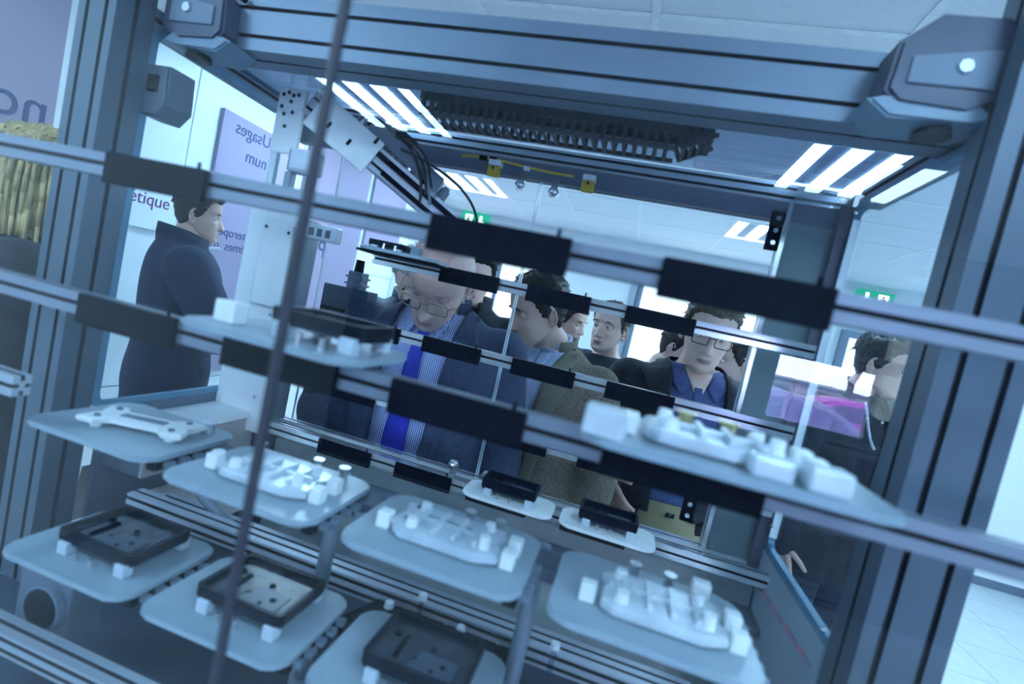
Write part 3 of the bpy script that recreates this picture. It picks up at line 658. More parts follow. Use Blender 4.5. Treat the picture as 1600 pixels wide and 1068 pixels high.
# round tube end at lower left, metal bits
t = thing('tube_bearing', 'grey bearing block with dark round tube end at the lower left corner', 'bearing block', (-0.720, .58, 1.045))
mk('block', B(-.06, .04, -.02, .03, -.05, .05, bev=.004), SHEET, t)
bm = bmesh.new(); cone(bm, (0, -.021, 0), (0, -.030, 0), .036, .034, 24); mk('ring', bm, ALU_D, t)
bm = bmesh.new(); cone(bm, (0, -.030, 0), (0, -.032, 0), .029, .029, 24); mk('tube_opening', bm, BLACK, t)
t = thing('paper_sheet', 'pale folded sheet on the machine bed behind the lower left tray', 'sheet', (-.80, .93, 1.08), (0, 0, .1))
bm = bmesh.new(); prism(bm, [(-.09, -.1), (.10, -.08), (.12, .06), (-.07, .08)], 0, .002, 'Z'); mk('flat_leaf', bm, BEIGE, t)
bm = bmesh.new(); prism(bm, [(.03, .012), (.11, .045), (.15, .030), (.09, .008)], -.05, .06, 'Y'); mk('folded_leaf', bm, WHITE, t)
t = thing('feeler_gauge', 'slim dark pointed feeler reaching over the folded sheet', 'feeler', (0, 0, 0))
bm = bmesh.new(); cone(bm, (-.80, .80, 1.19), (-.60, .76, 1.125), .003, .012, 10); mk('rod', bm, ALU_D, t)

# ------------------------------------------------------------------ robot axis and gripper at upper left
P0 = Vector((-.755, .96, 1.945)); P1 = Vector((-.435, 1.10, 1.765))
q, L = frame(P0, P1)
t = thing('linear_axis', 'slanted aluminium linear axis with cables hanging below the near left lamps', 'robot arm')
xd = (P1 - P0).normalized(); yd = Vector((0, 0, 1)).cross(xd).normalized(); zd = xd.cross(yd)
R = Matrix((xd, yd, zd)).transposed().to_4x4(); R.translation = P0; t.matrix_world = R
def lp(name, a, m, **k): return mk(name, B(*a, **k), m, t)
extrusion('axis_profile', 'X', (L / 2 + .02, 0, 0), L / 2 + .02, .05, .05, 1, 2, ALU, t, .006)
lp('carriage_plate', (.02, .17, -.036, -.026, -.045, .035), TRAYW, bev=.004)
lp('carriage_plate', (.0, .10, -.03, .03, .026, .034), TRAYW, bev=.003)
lp('end_block', (L + .01, L + .05, -.032, .03, -.035, .03), STEEL, bev=.004)
lp('slide_rail', (.12, L, -.034, -.026, .005, .016), BLACK); lp('slide_rail', (.2, L - .01, -.034, -.026, -.02, -.010), BLACK)
lp('end_cap', (L + .015, L + .032, -.036, -.031, -.028, .008), BLACK, bev=.002)
for x, z in ((.06, -.02), (.11, -.02), (.15, .02)): lp('bolt_slot', (x, x + .006, -.0375, -.036, z, z + .014), BLACK)
for k in range(6):
    bm = bmesh.new(); x = .10 + .045 * k; cone(bm, (x, -.01, .026), (x, -.01, .05), .013, .011, 12); cone(bm, (x, -.01, .05), (x, -.01, .056), .007, .007, 8); mk('fitting', bm, [STEEL, BLACK, SHEET][k % 3], t)
for k in range(5):
    mk('hose', tube(bmesh.new(), bez((.05 + .02 * k, .0, .035), (.14 + .02 * k, -.01 - .01 * k, .10), (.25, -.03, .08), (.30 + .02 * (k % 2), -.035, -.01 + .01 * k), 14), .0035, 6), [CABLE, SHEET, CABLE, ALU_D, CABLE][k], t)
mk('hose', tube(bmesh.new(), bez((.20, -.03, .05), (.34, -.05, .09), (L + .04, -.05, .07), (L + .05, -.03, -.01), 16), .003, 6), CABLE, t)
lp('valve_block', (.12, .31, -.024, .03, .032, .066), SHEET, bev=.004); lp('valve_block', (.17, .22, -.03, .0, .066, .085), BLACK, bev=.003)
t = thing('mounting_plate', 'pale mounting plate with dark screw holes at the upper left of the arm', 'plate', (-.785, .94, 1.905))
mk('plate', B(-.032, .032, -.005, .005, -.075, .06, bev=.003), WHITE, t)
for x, z in ((-.02, .045), (-.008, .05), (.004, .045), (.016, .047), (-.02, .02), (-.012, .005), (.008, .01), (-.005, -.02), (.0, .032)):
    bm = bmesh.new(); cone(bm, (x, -.005, z), (x, -.0065, z), .0042, .0042, 10); mk('screw_hole', bm, DARKP, t)
t = thing('gripper_head', 'blurred pale gripper head with small windows below the mounting plate', 'gripper', (-.72, .92, 1.81))
mk('body', B(-.03, .04, -.01, .02, -.02, .03, bev=.008), ALU, t); mk('finger', B(-.03, -.015, -.008, .01, -.07, -.02, bev=.002), ALU_D, t)
mk('finger', B(.02, .035, -.008, .01, -.07, -.02, bev=.002), ALU_D, t)
t = thing('camera_head', 'small dark camera head on a black box left of the magenta panel', 'camera', (-.80, 1.35, 1.60))
mk('box', B(-.085, .06, -.03, .03, -.115, -.03, bev=.003), DARKP, t); mk('slot', B(-.08, .055, -.032, -.030, -.105, -.095), BLACK, t)
mk('head', B(-.02, .025, -.02, .02, -.03, .02, bev=.003), SHEET, t)
bm = bmesh.new(); cone(bm, (.0, 0, .02), (.0, 0, .055), .014, .012, 12); mk('lens_tube', bm, BLACK, t)
for z in (-.02, .0): mk('fin', B(-.026, .031, -.022, .022, z, z + .006), ALU_D, t)
t = thing('plug_block', 'pale plug block with small marks above the dark camera head', 'block', (-.745, 1.06, 1.69))
mk('body', B(-.06, .05, -.012, .012, -.018, .018, bev=.003), ALU, t)
for k in range(4): mk('mark', B(-.045 + .022 * k, -.033 + .022 * k, -.0135, -.012, -.01, .008), DARKP, t)
t = thing('cover_plate', 'pale cover plate with two dark screws on the column', 'plate', (-.868, 1.075, 1.62))
mk('plate', B(-.045, .04, -.004, .004, -.13, .075, bev=.004), WHITE, t)
for x, z in ((-.035, .06), (.03, .055)):
    bm = bmesh.new(); cone(bm, (x, -.004, z), (x, -.006, z), .004, .004, 10); mk('screw', bm, DARKP, t)

# ------------------------------------------------------------------ people
SKIN = mat('skin', (.78, .49, .39), .5, 0, .06, 14, .1, 400); SKIN_P = mat('pale_skin', (.88, .57, .47), .5, 0, .06, 14, .1, 400); SKIN_O = mat('older_skin', (.74, .46, .40), .5, 0, .14, 18, .25, 200)
LIP = mat('lips', (.50, .27, .25), .5); EYEW = mat('eye_white', (.75, .75, .75), .2); IRIS = mat('iris', (.03, .025, .02), .1)
HAIR_D = mat('dark_hair', (.022, .017, .016), .55, 0, .5, 90, .6, 250, stretch=(1, 1, .25)); HAIR_B = mat('brown_hair', (.07, .05, .035), .5, 0, .5, 90, .6, 250, stretch=(1, 1, .25))
HAIR_L = mat('light_brown_hair', (.13, .10, .07), .5, 0, .45, 90, .6, 250, stretch=(1, 1, .25)); HAIR_W = mat('white_hair', (.55, .54, .53), .6, 0, .2, 90, .5, 250, stretch=(1, 1, .25))
HAIR_Y = mat('blond_hair', (.50, .38, .17), .5, 0, .4, 60, .6, 200, stretch=(1, 1, .2))
NAVYSUIT = mat('navy_suit_cloth', (.040, .055, .105), .8, 0, .25, 120, .3, 500); NAVYJ = mat('navy_nylon', (.035, .055, .10), .6, 0, .3, 25, .3, 60); BLACKJ = mat('black_cloth', (.012, .014, .024), .8, 0, .4, 40, .3, 200)
TWEED = stripes('brown_herringbone_tweed', (.12, .10, .075), (.34, .30, .23), 90, 'DIAGONAL', .95, 3.); BROWNC = mat('brown_coat_cloth', (.22, .17, .13), .95, 0, .35, 160, .5, 400)
SHIRTB = mat('light_blue_shirt', (.58, .67, .86), .8, 0, .08, 12, .2, 60); SHIRTS = stripes('blue_white_striped_shirt', (.08, .13, .42), (.72, .78, .92), 62, 'X')
TIE = mat('royal_blue_tie', (.022, .030, .46), .5, 0, .25, 12); TSH = mat('black_t_shirt_cloth', (.012, .018, .034), .85, 0, .3, 20, .3, 60)
DOTS = mat('grey_speckled_shirt', (.16, .20, .27), .9, 0, .6, 150, contrast=(.42, .55)); POLO = mat('slate_blue_polo_cloth', (.075, .10, .24), .85, 0, .15, 60, .3, 300)
KHAKI = mat('khaki_cotton', (.37, .30, .17), .85, 0, .12, 12, .4, 30); DKT = mat('dark_trouser_cloth', (.008, .014, .036), .85, 0, .2, 8, .1, 30); LEATHER = mat('black_shoe_leather', (.012, .012, .015), .4)
BLUEJ = mat('blue_jacket_lining', (.03, .12, .45), .7); CORD = mat('white_drawstring', (.75, .8, .85), .8); GOLD = mat('gold_wire_frame', (.42, .38, .22), .3, .8); SPECS = mat('black_spectacle_frame', (.02, .02, .03), .35)

HZ = [-.118, -.110, -.096, -.078, -.055, -.028, 0, .030, .058, .084, .104, .1165]
HW = [.010, .026, .041, .052, .060, .066, .0695, .0745, .0745, .066, .046, .010]
HF = [.068, .079, .0865, .087, .0865, .0855, .083, .088, .086, .073, .048, .010]
HB = [-.050, -.035, -.012, .030, .062, .078, .087, .095, .095, .084, .060, .012]
NR, NS = 50, 64
def gs(x, s): return math.exp(-(x / s) ** 2)
def head_grid(old=False):
    """grid of points of a head facing -Y, eyes at z = 0; returns rows of Vectors"""
    rows = []
    for i in range(NR):
        t = i / (NR - 1); z = -.118 + .2345 * (.5 - .5 * math.cos(PI * (.04 + .92 * t))) if False else -.118 + .2345 * t
        a = np.interp(z, HZ, HW); f = np.interp(z, HZ, HF); b = np.interp(z, HZ, HB)
        cy = (b - f) / 2; hb = (b + f) / 2; row = []
        for k in range(NS):
            th = 2 * PI * k / NS; c, s = math.sin(th), -math.cos(th)      # k = 0 is the front
            pw = .92 if s < 0 else 1.
            x = a * math.copysign(abs(c) ** pw, c); y = cy + hb * math.copysign(abs(s) ** (.94 if z < -.03 else 1.), s)
            if s < 0:   # face features
                fr = -s
                d = 0
                if -.050 < z < .012: d += (.004 + .020 * max(0, min(1, (.012 - z) / .052))) * gs(x, .0085 + .004 * max(0, min(1, -z / .045)))
                d += .003 * gs(z + .041, .008) * (gs(x - .013, .006) + gs(x + .013, .006))
                d -= .0125 * gs(z - .001, .014) * (gs(x - .031, .015) + gs(x + .031, .015))
                d += .0045 * gs(z - .022, .008) * (gs(x - .028, .018) + gs(x + .028, .018))
                d += .0055 * gs(z + .0665, .0045) * gs(x, .021) + .0060 * gs(z + .0765, .005) * gs(x, .018) - .003 * gs(z + .0715, .002) * gs(x, .022)
                d -= .004 * gs(z + .088, .006) * gs(x, .018) + .0015 * gs(z + .056, .006) * gs(x, .005)
                d += .005 * gs(z + .103, .011) * gs(x, .018) + .0035 * gs(z + .030, .018) * (gs(x - .045, .013) + gs(x + .045, .013))
                d -= .003 * gs(z + .062, .02) * (gs(x - .045, .012) + gs(x + .045, .012))
                if old: d += .0012 * math.sin(z * 520) * max(0, min(1, (z - .03) / .01)) * fr + .003 * gs(abs(x) - .03 + (z + .05) * .3, .004) * gs(z + .05, .02) + .006 * gs(z + .040, .012) * gs(x, .012)
                y -= d * min(1, fr * 1.6)
            row.append(Vector((x, y, z)))
        rows.append(row)
    return rows
def grid_mesh(bm, rows, M, cap=True, mi=0, mifn=None):
    V = [[bm.verts.new(M @ p) for p in r] for r in rows]
    n = len(rows[0])
    for i in range(len(V) - 1):
        for k in range(n):
            f = bm.faces.new((V[i][k], V[i][(k + 1) % n], V[i + 1][(k + 1) % n], V[i + 1][k])); f.smooth = True
            f.material_index = mifn((rows[i][k] + rows[i + 1][(k + 1) % n]) / 2) if mifn else mi
    if cap:
        for r, z in ((V[0], rows[0]), (V[-1], rows[-1])):
            c = bm.verts.new(M @ (sum(z, Vector()) / n))
            for k in range(n): f = bm.faces.new((r[k], r[(k + 1) % n], c)); f.smooth = True
def normals(rows):
    n = len(rows[0]); out = []
    for i in range(len(rows)):
        a = rows[max(0, i - 1)]; b = rows[min(len(rows) - 1, i + 1)]; r = []
        for k in range(n):
            v = (rows[i][(k + 1) % n] - rows[i][k - 1]).cross(b[k] - a[k]); v.normalize(); c = Vector((0, .01, 0))
            if v.dot(rows[i][k] - c) < 0: v = -v
            r.append(v)
        out.append(r)
    return out
def hairline(y, style):
    if style == 'bald': return np.interp(y, [-.09, -.045, -.025, 0, .02, .06, .1], [.2, .2, .2, .0, -.03, -.07, -.075])
    fz = {'short': .062, 'fringe': .050, 'quiff': .066}.get(style, .06)
    return np.interp(y, [-.09, -.062, -.045, -.030, -.012, .012, .03, .06, .1], [fz, fz, fz - .012, .012, -.018, -.022, -.04, -.078, -.085])
def hair_rows(rows, style, seed, th):
    nm = normals(rows); out = []; rg = random.Random(seed); ox = rg.uniform(0, 9)
    for i, r in enumerate(rows):
        q = []
        for k, p in enumerate(r):
            h = hairline(p.y, style) + .006 * noise.noise(Vector((k * .9, ox, 0)))
            m = max(0, min(1, (p.z - h) / .010))
            if style == 'bald': m *= max(0, min(1, (.060 - p.z) / .02))
            top = 1 + (1.0 if style == 'quiff' else .45) * max(0, min(1, (p.z - .05) / .05)) + (.5 * max(0, -p.y / .09) if style in ('quiff', 'fringe') and p.z > .05 else 0)
            side = .45 if p.z < .035 else .8
            nz = .45 * noise.noise(Vector((p.x * 60 + ox, p.y * 25, p.z * 60))) + .35 * noise.noise(Vector((k * .8 + ox, p.z * 22, p.y * 22)))
            d = -.004 + m * (.004 + th * side * top * (1 + nz))
            q.append(p + nm[i][k] * d)
        out.append(q)
    return out
def remeshed(bm, voxel, name, smooth=4):
    me = bpy.data.meshes.new('tmp'); bm.to_mesh(me); bm.free(); o = bpy.data.objects.new('tmp', me); C.objects.link(o)
    r = o.modifiers.new('r', 'REMESH'); r.mode = 'VOXEL'; r.voxel_size = voxel
    if smooth: s = o.modifiers.new('s', 'SMOOTH'); s.iterations = smooth; s.factor = .5
    dg = bpy.context.evaluated_depsgraph_get(); out = bpy.data.meshes.new_from_object(o.evaluated_get(dg))
    bpy.data.objects.remove(o); bpy.data.meshes.remove(me); out.name = name
    out.polygons.foreach_set('use_smooth', [True] * len(out.polygons)); return out
TZ = [.88, .93, 1.0, 1.08, 1.18, 1.28, 1.36, 1.42, 1.455, 1.48, 1.50, 1.525]
TA = [.155, .168, .166, .152, .158, .172, .184, .186, .172, .135, .090, .062]
TB = [.100, .112, .115, .108, .110, .118, .118, .108, .095, .080, .068, .058]
TY = [.0, .0, .0, .0, .0, .0, .0, .005, .01, .015, .018, .02]
def torso(bm, g=0., z0=.88, z1=1.525, belly=0., n=32, flare=0., wide=1.):
    rows = []
    for i in range(26):
        z = z0 + (z1 - z0) * i / 25
        a = np.interp(z, TZ, TA) * wide + g; b = np.interp(z, TZ, TB) + g; cy = np.interp(z, TZ, TY)
        if z < 1.2: a += flare * (1.2 - z); b += flare * .6 * (1.2 - z)
        r = []
        for k in range(n):
            t = 2 * PI * k / n; c, s = math.cos(t), math.sin(t)
            yb = b + (belly * gs(z - 1.1, .16) if s < 0 else 0)
            r.append(Vector((a * math.copysign(abs(c) ** .85, c), cy + yb * math.copysign(abs(s) ** .85, s), z)))
        rows.append(r)
    grid_mesh(bm, rows, Matrix.Identity(4))
ARM_DOWN = ((.195, .012, 1.425), (.250, .035, 1.13), (.245, -.045, .885))
def arm_pts(pose, s):
    return [Vector((p[0] * s, p[1], p[2])) for p in pose]
def arms(bm, poses, g, cuff=True):
    for s, ps in ((-1, poses[0]), (1, poses[1])):
        a, b, c = arm_pts(ps, s)
        capsule(bm, a, b, .052 + g, .043 + g); capsule(bm, b, b.lerp(c, .94) if cuff else c, .043 + g, .030 + g * .9)
        ball(bm, a + Vector((s * -.03, 0, -.01)), .058 + g)
def hand_mesh(bm, wrist, d, palm_n, s, mi=0, curl=.35, size=1.):
    """palm and five separate bent fingers; d = pointing direction, palm_n = palm normal, s = thumb side sign"""
    d = d.normalized(); side = d.cross(palm_n).normalized(); n = side.cross(d).normalized()
    if n.dot(palm_n) < 0: n = -n
    if curl not in HANDS:       # one canonical hand: points along +Y, palm towards +Z, thumb towards +X
        D = Vector((0, 1, 0)); S = Vector((1, 0, 0)); Nn = Vector((0, 0, 1)); tb = bmesh.new()
        for j in range(4):
            x = -.030 + .020 * j; capsule(tb, S * x * .55 + D * .012, D * .080 + S * x, .013, .0105, 8)
        for j, Lf in enumerate((.060, .074, .080, .070)):
            p = D * .082 + S * (-.030 + .020 * j); dd = D.copy()
            for g in range(3):
                dd = (dd + Nn * curl * (.35 + .25 * g)).normalized(); q = p + dd * Lf * (.45, .30, .25)[g]
                capsule(tb, p, q, .0088 - .0009 * g, .0082 - .0009 * g, 8); p = q
        p = D * .022 + S * .028; dd = (D * .7 + S * .75 + Nn * .25).normalized()
        for g, Lf in enumerate((.034, .028, .024)):
            q = p + dd * Lf; capsule(tb, p, q, .0125 - .0015 * g, .011 - .0015 * g, 8); p = q; dd = (dd + D * .35 + Nn * .1).normalized()
        HANDS[curl] = remeshed(tb, .0032, 'hand', 2)
    me = HANDS[curl].copy(); M = Matrix.Identity(4); sd = side * s
    for r in range(3): M[r][0] = sd[r]; M[r][1] = d[r]; M[r][2] = n[r]; M[r][3] = wrist[r]
    me.transform(M)
    if M.to_3x3().determinant() < 0: me.flip_normals()
    bm.from_mesh(me); bpy.data.meshes.remove(me)
HANDS = {}
def patch_strip(name, Lp, Rp, bvh, parent, m, off=.006, th=.003, N=14, Mc=6, ydir=1):
    """strip between two polylines given in (x,z), laid on a garment from the front"""
    def samp(P, t):
        t *= len(P) - 1; i = min(int(t), len(P) - 2); u = t - i; return (P[i][0] * (1 - u) + P[i + 1][0] * u, P[i][1] * (1 - u) + P[i + 1][1] * u)
    bm = bmesh.new(); F = []; Bk = []
    for i in range(N + 1):
        l = samp(Lp, i / N); r = samp(Rp, i / N); a = []; b = []
        for j in range(Mc + 1):
            u = j / Mc; x = l[0] * (1 - u) + r[0] * u; z = l[1] * (1 - u) + r[1] * u
            h = bvh.ray_cast(Vector((x, -1. * ydir, z)), Vector((0, ydir, 0)))[0]
            y = h.y if h else (a[-1].co.y + off if a else -.1)
            a.append(bm.verts.new((x, y - off * ydir, z))); b.append(bm.verts.new((x, y - (off - th) * ydir, z)))
        F.append(a); Bk.append(b)
    for i in range(N):
        for j in range(Mc):
            bm.faces.new((F[i][j], F[i][j + 1], F[i + 1][j + 1], F[i + 1][j])); bm.faces.new((Bk[i][j], Bk[i + 1][j], Bk[i + 1][j + 1], Bk[i][j + 1]))
        bm.faces.new((F[i][0], F[i + 1][0], Bk[i + 1][0], Bk[i][0])); bm.faces.new((F[i][Mc], Bk[i][Mc], Bk[i + 1][Mc], F[i + 1][Mc]))
    for j in range(Mc):
        bm.faces.new((F[0][j], Bk[0][j], Bk[0][j + 1], F[0][j + 1])); bm.faces.new((F[N][j], F[N][j + 1], Bk[N][j + 1], Bk[N][j]))
    return mk(name, bm, m, parent, True)
def collar(name, parent, m, r0, r1, z0, z1, gap, tilt=.02, th=.004, cy=.016, n=30, drop=.02):
    """band round the neck, open by +-gap degrees at the front"""
    bm = bmesh.new(); R = []
    for i in range(n + 1):
        t = math.radians(gap + (360 - 2 * gap) * i / n); c, s = math.sin(t), -math.cos(t)
        fz = drop * max(0, -s)
        pr = []
        for (r, z) in ((r0, z0), (r1, (z0 + z1) / 2), (r1 - .002, z1), (r1 - .002 - th, z1), (r1 - th, (z0 + z1) / 2), (r0 - th, z0)):
            pr.append(bm.verts.new((r * c, cy + r * s * 1.02, z - fz + (tilt if s > 0 else 0) * s)))
        R.append(pr)
    for i in range(n):
        for j in range(6): bm.faces.new((R[i][j], R[i + 1][j], R[i + 1][(j + 1) % 6], R[i][(j + 1) % 6]))
    bm.faces.new(R[0]); bm.faces.new(R[-1][::-1])
    return mk(name, bm, m, parent, True)
def open_front(me, zb, zt, wt, w0=.0, below=False, wb=0.):
    """cut a V (and optionally an open front below it) into a closed garment mesh with true straight edges"""
    bm = bmesh.new(); bm.from_mesh(me)
    for s in (-1, 1):
        g = bm.verts[:] + bm.edges[:] + bm.faces[:]
        nrm = Vector((zt - zb, 0, -(wt - w0) * s)) if s > 0 else Vector((-(zt - zb), 0, -(wt - w0)))
        bmesh.ops.bisect_plane(bm, geom=g, plane_co=(s * w0, 0, zb), plane_no=nrm.normalized())
        if below:
            g = bm.verts[:] + bm.edges[:] + bm.faces[:]
            bmesh.ops.bisect_plane(bm, geom=g, plane_co=(s * w0, 0, zb), plane_no=Vector((zb - .8, 0, (wb - w0) * (1 if s > 0 else -1) * (1 if s > 0 else -1) * (1 if s > 0 else -1) * s)).normalized() if wb != w0 else (1, 0, 0))
    g = bm.verts[:] + bm.edges[:] + bm.faces[:]; bmesh.ops.bisect_plane(bm, geom=g, plane_co=(0, 0, zb), plane_no=(0, 0, 1))
    rm = []
    for f in bm.faces:
        c = f.calc_center_median()
        if c.y > 0.02: continue
        if c.z > zb: w = w0 + (wt - w0) * (c.z - zb) / (zt - zb)
        elif below: w = w0 + (wb - w0) * (zb - c.z) / (zb - .8)
        else: continue
        if abs(c.x) < w: rm.append(f)
    bmesh.ops.delete(bm, geom=rm, context='FACES'); bm.to_mesh(me); bm.free()
def person(name_label, x, y, head_z, yaw=0, pitch=0, hyaw=0, hroll=0, cfg=None, group='onlookers around the machine', lean=0.):
    cfg = cfg or {}
    s = head_z / 1.637
    root = thing('person', name_label, 'person', (x, y, 0), (0, 0, math.radians(yaw)), group); root.scale = (s, s, s)
    skin = cfg.get('skin', SKIN); hairm = cfg.get('hair', HAIR_D); style = cfg.get('style', 'short')
    poses = cfg.get('arms', (ARM_DOWN, ARM_DOWN)); belly = cfg.get('belly', 0.); old = style == 'bald'
    wide = cfg.get('wide', 1.)
    # head transform about the neck
    piv = Vector((0, .018, 1.535)); Rm = Euler((math.radians(pitch), 0, 0)).to_matrix(); Rz = Euler((0, math.radians(hroll), math.radians(hyaw))).to_matrix()
    HM = Matrix.Translation(piv + Vector((0, -.0006 * pitch, 0))) @ (Rz @ Rm).to_4x4() @ Matrix.Translation(Vector((0, -.038, .102)) * cfg.get('hs', 1.)) @ Matrix.Scale(cfg.get('hs', 1.), 4)
    bm = bmesh.new()
    torso(bm, -.012, .90, 1.525, 0, 24, 0, wide); capsule(bm, (0, .022, 1.43), (0, .014, 1.53), .062, .053)
    nt_ = HM @ Vector((0, .012, -.055)); capsule(bm, (0, .014, 1.52), nt_, .054, .052)
    arms(bm, poses, -.010, False)
    for sx in (-1, 1):
        capsule(bm, (sx * .088, 0, .90), (sx * .10, -.01, .50), .080, .052); capsule(bm, (sx * .10, -.01, .50), (sx * .105, .02, .09), .052, .036)
        capsule(bm, (sx * .105, .03, .05), (sx * .115, -.12, .035), .034, .028)
    me = remeshed(bm, .014, 'body', 5); bm = bmesh.new(); bm.from_mesh(me); bpy.data.meshes.remove(me)
    rows = head_grid(old)
    def mf(p):
        if p.y < -.07 and (abs(p.z + .0722) < .0085 * (1 - (p.x / .024) ** 2)): return 1
        return 0
    grid_mesh(bm, rows, HM, mifn=mf)
    R3 = HM.to_3x3()
    for sx in (-1, 1):
        ec = Vector((sx * .031, -.0630, .0)); ball(bm, HM @ ec, .0118, n=16, mi=2)
        look = Vector(cfg.get('look', (0, -1, 0))).normalized()
        if not cfg.get('closed', pitch < -25): pass
        ball(bm, HM @ (ec + look * .0066), .0066, n=12, mi=3)
        top, bot = (.2, 0) if cfg.get('closed') else (.0014, -.0040)
        lid = bmesh.new(); bmesh.ops.create_uvsphere(lid, u_segments=18, v_segments=14, radius=.0128)
        dl = [v for v in lid.verts if (bot < v.co.z < top) and v.co.y < .004] if not cfg.get('closed') else []
        bmesh.ops.delete(lid, geom=dl, context='VERTS'); lid.transform(HM @ Matrix.Translation(ec)); mm = bpy.data.meshes.new('l'); lid.to_mesh(mm); lid.free(); bm.from_mesh(mm); bpy.data.meshes.remove(mm)
        # ear: rim, bowl, lobe
        E = HM @ Matrix.Translation((sx * .0705, .010, -.012)) @ Euler((math.radians(8), 0, math.radians(-22 * sx))).to_matrix().to_4x4()
        rim = [E @ Vector((sx * .006, .017 * math.cos(a) * (1 if math.cos(a) > 0 else .75), .030 * math.sin(a) + .004)) for a in [math.radians(-95 + 250 * k / 12) for k in range(13)]]
        for a, b in zip(rim[:-1], rim[1:]): cone(bm, a, b, .0042, .0042, 8)
        for p in rim: ball(bm, p, .0042, n=8)
        ball(bm, E @ Vector((sx * .001, .003, .004)), 1, (.005, .015, .026), 10, rot=E.to_3x3()); ball(bm, E @ Vector((sx * .004, -.002, -.024)), 1, (.004, .008, .009), 10, rot=E.to_3x3())
    for sx, ps in ((-1, poses[0]), (1, poses[1])):
        a, b, c = arm_pts(ps, sx); d = (c - b).normalized(); pn = Vector((-sx, 0, 0)) if abs(d.x) < .6 else Vector((0, 0, -1))
        pn = (pn - d * pn.dot(d)).normalized()
        hand_mesh(bm, b.lerp(c, .97), d, pn, 1 if (d.cross(pn)).y < 0 else -1, curl=cfg.get('curl', .3))
    body = mk('body', bm, [skin, LIP, EYEW, IRIS], root, True)
    # hair, eyebrows
    hb = bmesh.new(); hr = hair_rows(rows, style, hash(name_label) % 97 if False else len(name_label), cfg.get('hth', .012)); grid_mesh(hb, hr, HM)
    if style != 'bald':
        rg = random.Random(len(name_label)); nm = normals(hr)
        for _ in range(420):   # tufts
            i = rg.randrange(18, NR - 1); k = rg.randrange(NS); p = rows[i][k]
            if p.z < hairline(p.y, style) + .012: continue
            n0 = nm[i][k]; p = hr[i][k]; tdir = Vector((0, -1 if p.z > .05 else .3, 0 if p.z > .05 else -1)) + Vector((rg.uniform(-.6, .6), rg.uniform(-.3, .3), 0)); L = rg.uniform(.010, .022) if p.z > .03 else .008
            tdir = (tdir - n0 * tdir.dot(n0)).normalized() + n0 * rg.uniform(.15, .55)
            cone(hb, HM @ (p - n0 * .003), HM @ (p + tdir.normalized() * L), .0032, .0003, 4, cap=False)
    mk('hair', hb, hairm, root, True)
    for sx in (-1, 1):
        bpts = [Vector((sx * xx, -.0845 + abs(xx) * .02 + (.012 if xx > .042 else 0) * (xx - .042) * 60, zz)) for xx, zz in ((.013, .0185), (.022, .0225), (.032, .024), (.042, .021), (.049, .016))]
        eb = bmesh.new()
        for (a, b), r in zip(zip(bpts[:-1], bpts[1:]), (.0026, .003, .0026, .0018)): capsule(eb, HM @ a, HM @ b, r, r * .85, 6)
        mk('eyebrow', eb, hairm if style != 'bald' else mat('grey_brow', (.42, .33, .30), .7), root, True)
    # trousers and shoes
    bm = bmesh.new(); tg = .014
    torso(bm, .006, .88, cfg.get('waist', 1.02), 0, 24)
    for sx in (-1, 1): capsule(bm, (sx * .088, 0, .90), (sx * .10, -.01, .50), .085 + tg, .060 + tg); cone(bm, (sx * .10, -.01, .52), (sx * .105, .02, .07), .062 + tg, .050 + tg, 18)
    me = remeshed(bm, .015, 'trousers', 4); me.materials.append(cfg.get('trousers', DKT)); tro = bpy.data.objects.new('trousers', me); C.objects.link(tro); tro.parent = root
    for sx in (-1, 1):
        bm = bmesh.new(); prism(bm, [(sx * .105 + a, b) for a, b in ((-.036, .07), (.036, .07), (.042, -.06), (.030, -.17), (0, -.195), (-.030, -.17), (-.042, -.06))], .002, .055, 'Z', bev=.012); mk('shoe', bm, LEATHER, root, True)
    # under shirt
    def garment(nm, g, m, z0=.90, armsg=None, flare=0., vox=.012, z1=1.525, sm=5, bel=belly):
        b = bmesh.new(); torso(b, g, z0, z1, bel, 32, flare, wide)
        if armsg is not None: arms(b, poses, armsg)
        me = remeshed(b, vox, nm, sm); me.materials.append(m); return me
    def link(me, nm):
        o = bpy.data.objects.new(nm, me); C.objects.link(o); o.parent = root
        return o
    def solid(o, t=.005):
        md = o.modifiers.new('thickness', 'SOLIDIFY'); md.thickness = t; md.offset = -1
    def bvh_of(me): return BVHTree.FromPolygons([v.co.copy() for v in me.vertices], [tuple(p.vertices) for p in me.polygons])
    sh = garment(cfg.get('shirt_name', 'shirt'), .004 if 'hem' not in cfg else .012, cfg.get('shirt', SHIRTB), cfg.get('hem', .93), .004 if cfg.get('jacket') is None else None, z1=1.51)
    if cfg.get('jacket') is None and cfg.get('short_sleeves'):
        pass
    so = link(sh, cfg.get('shirt_name', 'shirt')); sb = bvh_of(sh)
    ck = cfg.get('collar', 'shirt')
